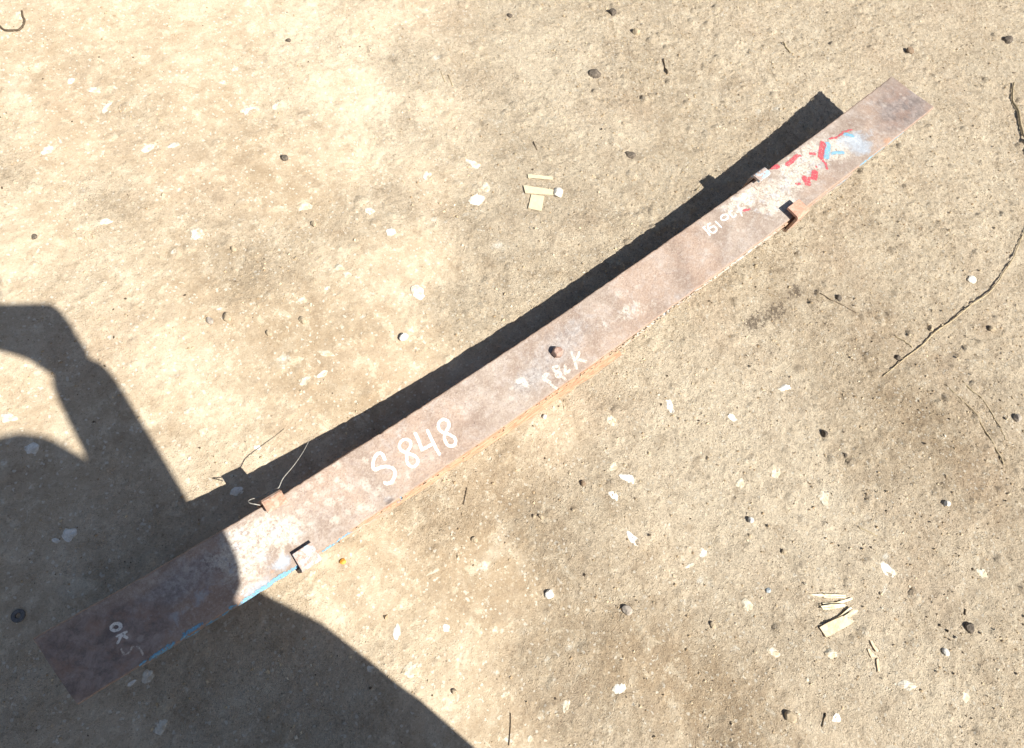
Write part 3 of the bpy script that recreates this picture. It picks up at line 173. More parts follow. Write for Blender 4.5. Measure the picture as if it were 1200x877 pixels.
STAIN = [[0.3973, -0.1566, 0.041, 0.026, 0.8], [0.4656, -0.1678, 0.042, 0.027, 0.8], [0.5363, -0.1677, 0.036, 0.024, 0.6], [0.3921, -0.2184, 0.026, 0.026, 0.6], [0.5447, -0.2077, 0.02, 0.016, 0.6], [0.5523, -0.1546, 0.03, 0.016, 0.4], [0.6492, -0.5219, 0.043, 0.031, 0.35], [0.2765, 0.1886, 0.015, 0.015, 0.6], [0.271, 0.2084, 0.012, 0.008, 0.5], [0.1079, -0.3892, 0.018, 0.038, 0.45], [0.4833, -0.6471, 0.035, 0.069, 0.3], [0.403, 0.1412, 0.016, 0.04, 0.2], [0.5328, 0.1649, 0.021, 0.032, 0.2]]
SMUDGE = [[-0.1004, 0.8453, 0.01, 0.007, 0.8], [-0.1393, 0.8252, 0.008, 0.005, 0.8], [-0.1986, 0.8172, 0.011, 0.008, 0.5], [-0.3947, 0.7921, 0.008, 0.006, 0.5], [-0.4378, 0.8541, 0.013, 0.009, 0.3], [-0.4051, 0.8337, 0.01, 0.007, 0.4], [-0.3292, 0.6403, 0.008, 0.006, 0.5], [0.048, 0.8241, 0.018, 0.013, 0.4], [0.0738, 0.8327, 0.012, 0.009, 0.5], [-0.0654, 0.8765, 0.016, 0.011, 0.4], [0.2783, 0.6877, 0.013, 0.009, 0.7], [0.0773, 0.3319, 0.014, 0.01, 0.6], [0.0198, 0.3552, 0.009, 0.006, 0.7], [0.0344, 0.3373, 0.009, 0.006, 0.6], [-0.0105, 0.3892, 0.012, 0.009, 0.4], [0.0712, 0.5298, 0.013, 0.009, 0.4], [0.2848, 0.4819, 0.017, 0.012, 0.4], [0.087, 0.2447, 0.014, 0.01, 0.6], [-0.1673, 0.2997, 0.013, 0.009, 0.4], [-0.2245, 0.3341, 0.006, 0.004, 0.9], [-0.3924, 0.3951, 0.007, 0.005, 0.7], [-0.3416, 0.3757, 0.006, 0.004, 0.6], [-0.3995, 0.5306, 0.006, 0.004, 0.9], [-0.2068, 0.255, 0.009, 0.006, 0.5], [-0.3545, 0.2615, 0.014, 0.01, 0.6], [-0.4912, 0.1781, 0.009, 0.006, 0.5], [-0.5523, 0.4387, 0.008, 0.006, 0.5], [-0.1253, -0.3802, 0.008, 0.006, 0.4], [-0.2975, -0.1921, 0.014, 0.01, 0.6], [-0.3372, -0.272, 0.01, 0.007, 0.5], [-0.2699, -0.3586, 0.015, 0.01, 0.4], [-0.4128, -0.3914, 0.007, 0.005, 0.6], [-0.3758, -0.3176, 0.009, 0.007, 0.4], [-0.0348, -0.4194, 0.01, 0.007, 0.6], [-0.0207, -0.4317, 0.01, 0.007, 0.5], [0.2121, -0.2496, 0.007, 0.005, 0.8], [0.2601, -0.5051, 0.011, 0.008, 0.5], [0.2912, -0.5372, 0.014, 0.01, 0.4], [0.1822, -0.334, 0.008, 0.006, 0.4], [0.2632, -0.5985, 0.009, 0.007, 0.7], [0.2164, -0.6301, 0.009, 0.006, 0.6], [0.2464, -0.4676, 0.01, 0.007, 0.5], [-0.0632, -0.5218, 0.018, 0.013, 0.35], [0.2221, -0.7632, 0.012, 0.008, 0.4], [-0.0222, -0.3275, 0.011, 0.008, 0.3], [0.1325, -0.0039, 0.012, 0.008, 0.4], [0.1423, -0.4499, 0.015, 0.011, 0.3], [0.2163, -0.5579, 0.018, 0.013, 0.3], [0.8531, -0.3461, 0.027, 0.019, 0.3], [0.9126, -0.4702, 0.018, 0.012, 0.4], [1.3382, -0.244, 0.022, 0.016, 0.5], [0.8486, -0.2302, 0.018, 0.013, 0.3], [0.9096, -0.1628, 0.014, 0.01, 0.4], [0.897, 0.1955, 0.023, 0.016, 0.5], [0.8468, 0.2081, 0.015, 0.01, 0.5], [-0.7034, 0.2092, 0.009, 0.007, 0.3], [-0.7231, 0.2687, 0.009, 0.007, 0.4], [-0.756, 0.3367, 0.009, 0.007, 0.6], [-0.7372, 0.0914, 0.011, 0.008, 0.2], [-0.6122, -0.1683, 0.011, 0.007, 0.3], [-0.5338, -0.1502, 0.011, 0.008, 0.25], [-0.5654, -0.2583, 0.008, 0.006, 0.3], [-0.8448, -0.0173, 0.008, 0.005, 0.3], [-0.7837, 0.1966, 0.007, 0.005, 0.5], [-0.7924, 0.2173, 0.006, 0.004, 0.3], [-0.6358, 0.2208, 0.01, 0.007, 0.25], [-0.2651, -0.4203, 0.01, 0.007, 0.4], [-0.159, -0.563, 0.012, 0.009, 0.3], [0.1002, -0.8037, 0.013, 0.009, 0.3], [0.2266, -0.8768, 0.014, 0.01, 0.3]]

# ------------------------------------------------------------------ node helpers
class NT:
    def __init__(s, name):
        s.m = bpy.data.materials.new(name); s.m.use_nodes = True
        s.t = s.m.node_tree; s.t.nodes.clear()
        s.out = s.t.nodes.new('ShaderNodeOutputMaterial')
        s.b = s.t.nodes.new('ShaderNodeBsdfPrincipled')
        s.t.links.new(s.b.outputs[0], s.out.inputs['Surface'])
        s.geo = None
    def inp(s, sock, v):
        if hasattr(v, 'is_output'): s.t.links.new(v, sock)
        elif v is not None:
            if isinstance(v, (tuple, list)) and len(v) == 3 and sock.type == 'RGBA': v = (*v, 1)
            sock.default_value = v
    def math(s, op, a, b=0.0, c=None, clamp=False):
        n = s.t.nodes.new('ShaderNodeMath'); n.operation = op; n.use_clamp = clamp
        s.inp(n.inputs[0], a); s.inp(n.inputs[1], b)
        if c is not None: s.inp(n.inputs[2], c)
        return n.outputs[0]
    def pos(s, world_=True):
        if s.geo is None:
            if world_: s.geo = s.t.nodes.new('ShaderNodeNewGeometry').outputs['Position']
            else: s.geo = s.t.nodes.new('ShaderNodeTexCoord').outputs['Object']
        return s.geo
    def noise(s, scale, detail=3, rough=0.55, vec=None, dist=0.0):
        n = s.t.nodes.new('ShaderNodeTexNoise'); n.inputs['Scale'].default_value = scale
        n.inputs['Detail'].default_value = detail; n.inputs['Roughness'].default_value = rough
        n.inputs['Distortion'].default_value = dist
        s.t.links.new(vec or s.pos(), n.inputs['Vector']); return n.outputs['Fac']
    def vor(s, scale, feat='F1', out='Distance', vec=None, rnd=1.0):
        n = s.t.nodes.new('ShaderNodeTexVoronoi'); n.feature = feat; n.inputs['Scale'].default_value = scale
        n.inputs['Randomness'].default_value = rnd
        s.t.links.new(vec or s.pos(), n.inputs['Vector']); return n.outputs[out]
    def attr(s, name, out='Fac'):
        n = s.t.nodes.new('ShaderNodeAttribute'); n.attribute_name = name; return n.outputs[out]
    def mix(s, f, a, b):
        n = s.t.nodes.new('ShaderNodeMix'); n.data_type = 'RGBA'
        s.inp(n.inputs['Factor'], f); s.inp(n.inputs['A'], a); s.inp(n.inputs['B'], b); return n.outputs['Result']
    def ramp(s, f, lo, hi):
        n = s.t.nodes.new('ShaderNodeMapRange'); n.interpolation_type = 'SMOOTHSTEP'
        s.inp(n.inputs['Value'], f); n.inputs['From Min'].default_value = lo; n.inputs['From Max'].default_value = hi
        return n.outputs['Result']
    def mulc(s, col, f):
        n = s.t.nodes.new('ShaderNodeVectorMath'); n.operation = 'SCALE'
        s.inp(n.inputs[0], col); s.inp(n.inputs['Scale'], f); return n.outputs[0]
    def bump(s, h, dist, strength=1.0, prev=None):
        n = s.t.nodes.new('ShaderNodeBump'); n.inputs['Distance'].default_value = dist; n.inputs['Strength'].default_value = strength
        s.inp(n.inputs['Height'], h)
        if prev is not None: s.t.links.new(prev, n.inputs['Normal'])
        return n.outputs[0]
    def fin(s, col, rough=0.9, normal=None, spec=0.2, metal=0.0):
        s.inp(s.b.inputs['Base Color'], col); s.inp(s.b.inputs['Roughness'], rough)
        s.b.inputs['Specular IOR Level'].default_value = spec; s.b.inputs['Metallic'].default_value = metal
        if normal is not None: s.t.links.new(normal, s.b.inputs['Normal'])
        return s.m

# ------------------------------------------------------------------ numpy noise
def vnoise(x, y, sc, seed):
    x = np.asarray(x, float) / sc + 1000.37; y = np.asarray(y, float) / sc + 1000.71
    tab = np.random.default_rng(seed).random((256, 256))
    xi = np.floor(x).astype(int); yi = np.floor(y).astype(int); fx = x - xi; fy = y - yi
    fx = fx * fx * fx * (fx * (fx * 6 - 15) + 10); fy = fy * fy * fy * (fy * (fy * 6 - 15) + 10)
    a = tab[xi & 255, yi & 255]; b = tab[(xi + 1) & 255, yi & 255]; c = tab[xi & 255, (yi + 1) & 255]; d = tab[(xi + 1) & 255, (yi + 1) & 255]
    return (a + (b - a) * fx) * (1 - fy) + (c + (d - c) * fx) * fy - 0.5
def blobs(x, y, L):
    r = np.zeros_like(np.asarray(x, float))
    for b in L:
        q = ((x - b[0]) / b[2]) ** 2 + ((y - b[1]) / b[3]) ** 2
        r = r + b[4] * np.exp(-q)
    return r
def rough_map(x, y):
    # the trodden dirt is smooth towards the upper left of the spring and crumbly on the other side
    t = np.clip((x + 0.25 - 0.35 * y) / 0.7, 0, 1)
    return 0.45 + 0.75 * t + 0.5 * vnoise(x, y, 0.13, 5)
def crumbs(x, y):
    # half sunk crumbs: scattered flat topped lumps, three sizes
    out = np.zeros_like(x)
    for cell, amp, prob, sd in ((.011, .0019, .30, 31), (.0070, .0014, .45, 32), (.030, .0034, .12, 33)):
        rg = np.random.default_rng(sd); T = rg.random((4, 256, 256))
        ix = np.floor(x / cell).astype(int); iy = np.floor(y / cell).astype(int)
        px = (ix + .25 + .5 * T[0][ix & 255, iy & 255]) * cell; py_ = (iy + .25 + .5 * T[1][ix & 255, iy & 255]) * cell
        rr = cell * (.12 + .16 * T[3][ix & 255, iy & 255]); th = T[0][iy & 255, ix & 255] * 6.28
        dx = x - px; dy = y - py_; ux = dx * np.cos(th) + dy * np.sin(th); uy = dy * np.cos(th) - dx * np.sin(th)
        q = np.maximum(np.abs(ux) * .8, np.abs(uy)) * .55 + .45 * np.hypot(ux * .8, uy)
        out = np.maximum(out, np.where(T[2][ix & 255, iy & 255] < prob, amp * np.clip(1.25 - q / rr, 0, .4) * 2.6 * (rr / cell / .2), 0))
    return out
def hgt(x, y):
    x = np.asarray(x, float); y = np.asarray(y, float)
    r = np.clip(rough_map(x, y), 0.2, 1.6)
    h = 0.010 * vnoise(x, y, 0.55, 1) + 0.004 * vnoise(x, y, 0.16, 2)
    h = h + r * (0.0030 * vnoise(x, y, 0.045, 3) + 0.0020 * vnoise(x * .8 + y * .6, y * .8 - x * .6, 0.019, 4) + 0.0010 * vnoise(x + y * .3, y, 0.009, 6) + .0011 * vnoise(y * .9 - x * .4, x * .9 + y * .4, .0055, 14))
    h = h + r * crumbs(x, y)
    k = vnoise(x, y, 0.013, 8); h = h + r * 0.0045 * np.clip(k - 0.23, 0, 1)
    k = vnoise(x, y, 0.028, 9); h = h + r * 0.006 * np.clip(k - 0.27, 0, 1)
    k = vnoise(x, y, 0.05, 19); h = h - r * 0.008 * np.clip(k - 0.3, 0, 1)
    dc = np.hypot(x, y)
    return h * np.clip(dc / 0.05, 0, 1) - 0.0005

# ------------------------------------------------------------------ object helpers
def mesh_obj(name, verts, faces, mat=None, parent=None, smooth=False):
    me = bpy.data.meshes.new(name); me.from_pydata([tuple(v) for v in verts], [], [tuple(f) for f in faces])
    if smooth: me.polygons.foreach_set('use_smooth', [True] * len(me.polygons))
    me.update()
    o = bpy.data.objects.new(name, me); COL.objects.link(o)
    if mat: me.materials.append(mat)
    if parent: o.parent = parent; o.matrix_parent_inverse = parent.matrix_world.inverted() if False else Matrix.Translation(-Vector(parent.location))
    return o
def tag(o, label=None, cat=None, group=None, kind=None):
    if label: o['label'] = label
    if cat: o['category'] = cat
    if group: o['group'] = group
    if kind: o['kind'] = kind
    return o
def empty(name, loc):
    o = bpy.data.objects.new(name, None); COL.objects.link(o); o.location = loc; o.empty_display_size = 0.05
    return o
def recentre(o, c):
    c = Vector(c); o.data.transform(Matrix.Translation(-c)); o.location = c; return o
def attr_f(me, name, arr):
    a = me.attributes.new(name, 'FLOAT', 'POINT'); a.data.foreach_set('value', np.asarray(arr, np.float32)); return a

# ------------------------------------------------------------------ materials
def mat_dirt():
    t = NT('dry_dirt')
    tone = t.attr('tone'); stain = t.attr('stain'); smud = t.attr('smudge'); rgh = t.attr('rgh')
    n1 = t.noise(9, 4, .6); n2 = t.noise(45, 5, .65); n3 = t.noise(260, 4, .7); n4 = t.noise(1100, 2, .6); n5 = t.noise(22, 5, .7, dist=.6)
    f = t.math('ADD', t.math('MULTIPLY', tone, 0.85), t.math('MULTIPLY_ADD', t.ramp(rgh, .3, 1.0), .30, .43))
    f = t.math('ADD', f, t.math('MULTIPLY', t.math('SUBTRACT', n1, .5), .8))
    f = t.math('ADD', f, t.math('MULTIPLY', t.math('SUBTRACT', n5, .5), .9))
    f = t.math('ADD', f, t.math('MULTIPLY', t.math('SUBTRACT', n2, .5), .55))
    f = t.math('ADD', f, t.math('MULTIPLY', t.math('SUBTRACT', n3, .5), .5), clamp=True)
    c = t.mix(f, (.36, .275, .182), (.65, .55, .41))
    # pinkish dusty drift
    c = t.mix(t.math('MULTIPLY', t.ramp(t.noise(4, 2), .5, .72), .35), c, (.46, .34, .235))
    # crumbly flecks, light and dark
    v = t.vor(150); c = t.mix(t.math('MULTIPLY', t.ramp(t.math('SUBTRACT', v, t.math('MULTIPLY', n2, .35)), .06, -.06), .55), c, (.62, .54, .40))
    v2 = t.vor(115, vec=None); c = t.mix(t.math('MULTIPLY', t.ramp(t.math('ADD', v2, t.math('MULTIPLY', n3, .55)), .36, .30), t.math('MULTIPLY', rgh, .08)), c, (.15, .11, .07))
    c = t.mix(t.math('MULTIPLY', t.ramp(n4, .58, .8), .18), c, (.20, .145, .09))
    c = t.mix(t.math('MULTIPLY', t.ramp(n3, .62, .75), .5), c, (.60, .51, .37))
    n6 = t.noise(620, 4, .8)
    c = t.mix(t.math('MULTIPLY', t.ramp(n6, .57, .70), .35), c, (.66, .58, .45)); c = t.mix(t.math('MULTIPLY', t.ramp(n6, .42, .31), t.math('MULTIPLY_ADD', t.ramp(rgh, .3, 1.0), .22, .15)), c, (.21, .155, .10))
    n8 = t.noise(34, 6, .75, dist=.4); c = t.mix(t.math('MULTIPLY', t.ramp(n8, .54, .61), .42), c, (.70, .61, .46)); c = t.mix(t.math('MULTIPLY', t.ramp(n8, .45, .37), .34), c, (.29, .21, .135))
    n10 = t.noise(13, 6, .7, dist=.8); c = t.mix(t.math('MULTIPLY', t.ramp(n10, .50, .36), .26), c, (.27, .21, .15)); c = t.mix(t.math('MULTIPLY', t.ramp(n10, .54, .68), .25), c, (.60, .54, .43))
    n11 = t.noise(85, 5, .8)
    def grain(sc, amt):
        v = t.t.nodes.new('ShaderNodeTexVoronoi'); v.inputs['Scale'].default_value = sc; t.t.links.new(t.pos(), v.inputs['Vector'])
        q_ = t.t.nodes.new('ShaderNodeSeparateColor'); t.t.links.new(v.outputs['Color'], q_.inputs[0])
        return t.math('MULTIPLY_ADD', t.math('SUBTRACT', q_.outputs[0], .5), amt, 1.0), q_.outputs[1]
    g1, k1 = grain(300, .17); g2_, k2 = grain(620, .26); g3, k3 = grain(900, .24)
    gg = t.math('MULTIPLY', t.math('MULTIPLY', g1, g2_), g3); c = t.mulc(c, t.math('MULTIPLY_ADD', t.math('SUBTRACT', gg, 1.0), t.math('MULTIPLY_ADD', t.ramp(rgh, .3, 1.0), .65, .35), 1.04))
    c = t.mix(t.math('MULTIPLY', t.ramp(k2, .95, .965), t.math('MULTIPLY_ADD', rgh, .2, .2)), c, (.12, .09, .06)); c = t.mix(t.math('MULTIPLY', t.ramp(k1, .965, .975), .55), c, (.74, .70, .60)); c = t.mix(t.math('MULTIPLY', t.ramp(k1, .03, .02), t.math('MULTIPLY', rgh, .3)), c, (.15, .11, .07))
    c = t.mix(t.math('MULTIPLY', t.ramp(n11, .60, .68), t.math('MULTIPLY_ADD', rgh, .3, .15)), c, (.70, .66, .56))
    # soft lime smudges trodden in
    sm = t.math('MULTIPLY', t.ramp(t.math('ADD', smud, t.math('MULTIPLY', t.math('SUBTRACT', n2, .5), 1.1)), .3, .62), .85)
    sm = t.math('MULTIPLY', sm, t.ramp(n3, .35, .6))
    c = t.mix(sm, c, (.80, .77, .68))
    lime = t.math('MULTIPLY', t.ramp(t.noise(38, 5, .75, dist=1.0), .635, .70), .6)
    c = t.mix(lime, c, (.70, .65, .54))
    # oily dark stains
    st = t.ramp(t.math('ADD', stain, t.math('MULTIPLY', t.math('SUBTRACT', t.noise(110, 5, .75), .5), 2.6)), .62, .9)
    c = t.mix(t.math('MULTIPLY', st, .8), c, (.13, .105, .08))
    c = t.mix(t.math('MULTIPLY', t.ramp(stain, .2, .9), .25), c, (.24, .18, .13))
    rr = t.ramp(rgh, .35, 1.0)
    # height: crumbs of several sizes, fine grain, and pin holes
    wob = t.noise(180, 3, .6)
    def lumps(sc, lo, hi, keep):
        v = t.t.nodes.new('ShaderNodeTexVoronoi'); v.inputs['Scale'].default_value = sc; t.t.links.new(t.pos(), v.inputs['Vector'])
        d_ = t.math('ADD', v.outputs['Distance'], t.math('MULTIPLY', t.math('SUBTRACT', wob, .5), .35))
        sp_ = t.t.nodes.new('ShaderNodeSeparateColor'); t.t.links.new(v.outputs['Color'], sp_.inputs[0])
        return t.math('MULTIPLY', t.ramp(d_, hi, lo), t.ramp(sp_.outputs[0], keep, keep - .1))
    h = t.math('ADD', t.math('MULTIPLY', lumps(170, .10, .34, .22), 1.1), t.math('MULTIPLY', lumps(340, .1, .42, .5), .9))
    h = t.math('ADD', h, t.math('MULTIPLY', lumps(560, .1, .5, .6), .8))
    h = t.math('MULTIPLY', t.math('SUBTRACT', h, t.math('MULTIPLY', lumps(420, .08, .28, .16), 1.0)), t.math('MULTIPLY_ADD', rr, .85, .18))
    n9 = t.noise(800, 3, .75)
    h = t.math('ADD', h, t.math('MULTIPLY', n9, t.math('MULTIPLY_ADD', rr, 1.5, .45)))
    h = t.math('ADD', h, t.math('MULTIPLY', n3, t.math('MULTIPLY_ADD', rr, .9, .2)))
    b = t.bump(h, .0021, 1.0)
    return t.fin(c, .95, b, .12)

def mask(t, a, amp, lo, hi, n):
    return t.ramp(t.math('ADD', a, t.math('MULTIPLY', t.math('SUBTRACT', n, .5), amp)), lo, hi)
def mat_spring():
    t = NT('rusted_spring_steel')
    n1 = t.noise(18, 4, .6); n2 = t.noise(75, 5, .7); n3 = t.noise(330, 4, .75); n4 = t.noise(1300, 2, .6)
    n5 = t.noise(38, 6, .75, dist=.5); n6 = t.noise(150, 5, .8); n7 = t.noise(9, 3, .6)
    c = t.mix(t.ramp(n1, .3, .7), (.275, .205, .16), (.40, .335, .28))
    c = t.mix(t.math('MULTIPLY', t.ramp(n7, .42, .62), .34), c, (.44, .275, .185))
    c = t.mix(t.math('MULTIPLY', t.ramp(n5, .45, .68), .6), c, (.44, .385, .35))
    c = t.mix(t.math('MULTIPLY', t.ramp(n6, .5, .7), .5), c, (.54, .46, .40))
    c = t.mix(t.math('MULTIPLY', t.ramp(n6, .48, .32), .6), c, (.25, .185, .165))
    c = t.mix(t.math('MULTIPLY', t.ramp(n3, .52, .7), .4), c, (.60, .52, .46))
    c = t.mix(t.math('MULTIPLY', t.ramp(n3, .47, .32), .5), c, (.20, .14, .12))
    c = t.mix(t.math('MULTIPLY', t.ramp(n4, .42, .30), .5), c, (.15, .11, .10))
    grey = mask(t, t.attr('grey'), 1.2, .25, 1.0, n5)
    c = t.mix(t.math('MULTIPLY', grey, .6), c, t.mix(t.ramp(n6, .35, .65), (.17, .17, .18), (.44, .43, .43)))
    mv = t.math('MULTIPLY', t.ramp(t.attr('mauve'), .2, .8), .8)
    mvc = t.mix(t.ramp(t.noise(55, 8, .78, dist=.5), .36, .64), (.125, .10, .095), (.33, .27, .245))
    mvc = t.mix(t.math('MULTIPLY', t.ramp(t.noise(22, 6, .7), .48, .62), .55), mvc, (.30, .18, .125)); mvc = t.mix(t.math('MULTIPLY', t.ramp(n6, .5, .68), .4), mvc, (.36, .31, .29))
    c = t.mix(mv, c, mvc)
    pale = mask(t, t.attr('pale'), 2.3, .35, 1.0, n5)
    pale = t.math('MULTIPLY', pale, t.ramp(n6, .36, .54))
    pc = t.mix(t.ramp(n3, .35, .65), (.50, .44, .36), (.74, .70, .61)); pc = t.mix(t.ramp(t.noise(52, 4, .7), .5, .62), pc, (.50, .52, .54))
    c = t.mix(t.math('MULTIPLY', pale, .85), c, pc)
    spk = t.math('MULTIPLY', t.ramp(t.attr('pale'), .2, .7), t.ramp(t.vor(420), .22, .08)); c = t.mix(t.math('MULTIPLY', spk, .45), c, (.20, .17, .16))
    sp = t.math('MULTIPLY', t.ramp(t.math('ADD', t.attr('spots'), t.math('MULTIPLY', t.math('SUBTRACT', n6, .5), 1.2)), .25, .95), t.ramp(n3, .3, .55))
    c = t.mix(t.math('MULTIPLY', sp, .5), c, (.60, .54, .47))
    vs = t.ramp(t.math('ADD', t.vor(62), t.math('MULTIPLY', t.math('SUBTRACT', n6, .5), .35)), .34, .18); c = t.mix(t.math('MULTIPLY', t.math('MULTIPLY', vs, t.ramp(n1, .42, .6)), .30), c, (.60, .53, .47))
    sb = mask(t, t.attr('skyb'), 2.0, .45, 1.1, n5)
    c = t.mix(t.math('MULTIPLY', sb, .6), c, t.mix(n3, (.30, .40, .52), (.52, .60, .68)))
    og = mask(t, t.attr('orange'), .5, .3, .7, n2)
    mp = t.t.nodes.new('ShaderNodeMapping'); mp.inputs['Scale'].default_value = (.12, 1, 1.6); t.t.links.new(t.pos(), mp.inputs['Vector'])
    stk = t.noise(420, 4, .7, vec=mp.outputs[0])
    c = t.mix(t.math('MULTIPLY', og, .9), c, t.mix(t.ramp(stk, .35, .65), (.36, .175, .095), (.58, .35, .22)))
    ed = t.ramp(t.math('ADD', t.attr('edge'), t.math('MULTIPLY', t.math('SUBTRACT', n5, .5), 1.6)), .45, .9)
    c = t.mix(t.math('MULTIPLY', ed, .55), c, t.mix(n6, (.27, .15, .095), (.50, .33, .22)))
    blot = t.math('MULTIPLY', t.ramp(t.noise(26, 8, .8, dist=1.2), .56, .66), t.ramp(n6, .3, .6)); c = t.mix(t.math('MULTIPLY', blot, .55), c, (.215, .15, .12))
    sc1 = t.t.nodes.new('ShaderNodeMapping'); sc1.inputs['Scale'].default_value = (.06, 1.0, 1.0); sc1.inputs['Rotation'].default_value = (0, 0, .35); t.t.links.new(t.pos(), sc1.inputs['Vector'])
    scr = t.math('MULTIPLY', t.ramp(t.noise(700, 2, .6, vec=sc1.outputs[0]), .66, .72), t.ramp(n1, .5, .62)); c = t.mix(t.math('MULTIPLY', scr, .4), c, (.55, .50, .45))
    dk = mask(t, t.attr('dark'), .5, .25, .9, n2)
    c = t.mix(t.math('MULTIPLY', dk, .6), c, (.12, .095, .09))
    fl = t.math('MULTIPLY', t.math('MULTIPLY', t.ramp(t.vor(520), .30, .18), t.ramp(t.noise(60, 5, .8), .52, .66)), t.ramp(t.math('ADD', t.attr('grey'), t.attr('pale')), .1, .5))
    c = t.mix(t.math('MULTIPLY', fl, .55), c, (.72, .72, .70))
    pits = t.ramp(t.vor(240), .14, .05); pits = t.math('MULTIPLY', pits, t.ramp(n2, .5, .62))
    c = t.mix(t.math('MULTIPLY', pits, .7), c, (.12, .08, .065))
    # worn paint and chalk, edges broken by noise
    n12 = t.noise(95, 5, .8, dist=.4)
    def paint(c, name, col, amp, wear, alpha, big=2.2):
        s = t.math('SUBTRACT', t.math('ADD', t.math('MULTIPLY', t.math('SUBTRACT', n3, .5), amp), t.math('ADD', t.math('MULTIPLY', t.math('SUBTRACT', n6, .5), amp * big), t.math('MULTIPLY', t.math('SUBTRACT', n12, .5), amp * (big - .4)))), t.attr(name))
        mk = t.ramp(s, -.0003, .0003)
        mk = t.math('MULTIPLY', mk, t.ramp(t.noise(500, 3, .7), wear, wear + .15))
        return t.mix(t.math('MULTIPLY', mk, alpha), c, col), mk
    c, k1 = paint(c, 'blue', t.mix(n6, (.10, .38, .62), (.25, .55, .74)), .0038, .36, .9)
    c, k2 = paint(c, 'red', t.mix(n6, (.52, .05, .08), (.74, .08, .11)), .0038, .36, .95)
    c, k3 = paint(c, 'faint', (.76, .71, .63), .0026, .38, .66, 1.2)
    c, k4 = paint(c, 'white', (.84, .82, .77), .0018, .33, .92, .5)
    h = t.math('ADD', t.math('MULTIPLY', n3, .8), t.math('MULTIPLY', n4, .4))
    h = t.math('ADD', h, t.math('MULTIPLY', n2, .9)); h = t.math('SUBTRACT', h, t.math('MULTIPLY', pits, .6))
    h = t.math('ADD', h, t.math('MULTIPLY', t.math('ADD', k1, k2), .35))
    h = t.math('SUBTRACT', h, t.math('MULTIPLY', dk, .9))
    return t.fin(c, t.math('MULTIPLY_ADD', n3, .3, .5), t.bump(h, .0015, 1.0), .35)
def mat_simple(name, a, b, sc=200, rough=.9, bumpd=.0006, spec=.2, metal=0.0, c3=None, f3=.5, sc3=60, obj=True):
    t = NT(name); t.pos(not obj)
    n = t.noise(sc, 4, .7); c = t.mix(t.ramp(n, .3, .7), a, b)
    n2 = t.noise(sc3, 4, .7)
    if c3: c = t.mix(t.math('MULTIPLY', t.ramp(n2, .48, .6), f3), c, c3)
    return t.fin(c, rough, t.bump(t.math('ADD', n, n2), bumpd, 1.0), spec, metal)
DIRT = mat_dirt()
STEEL = mat_spring()
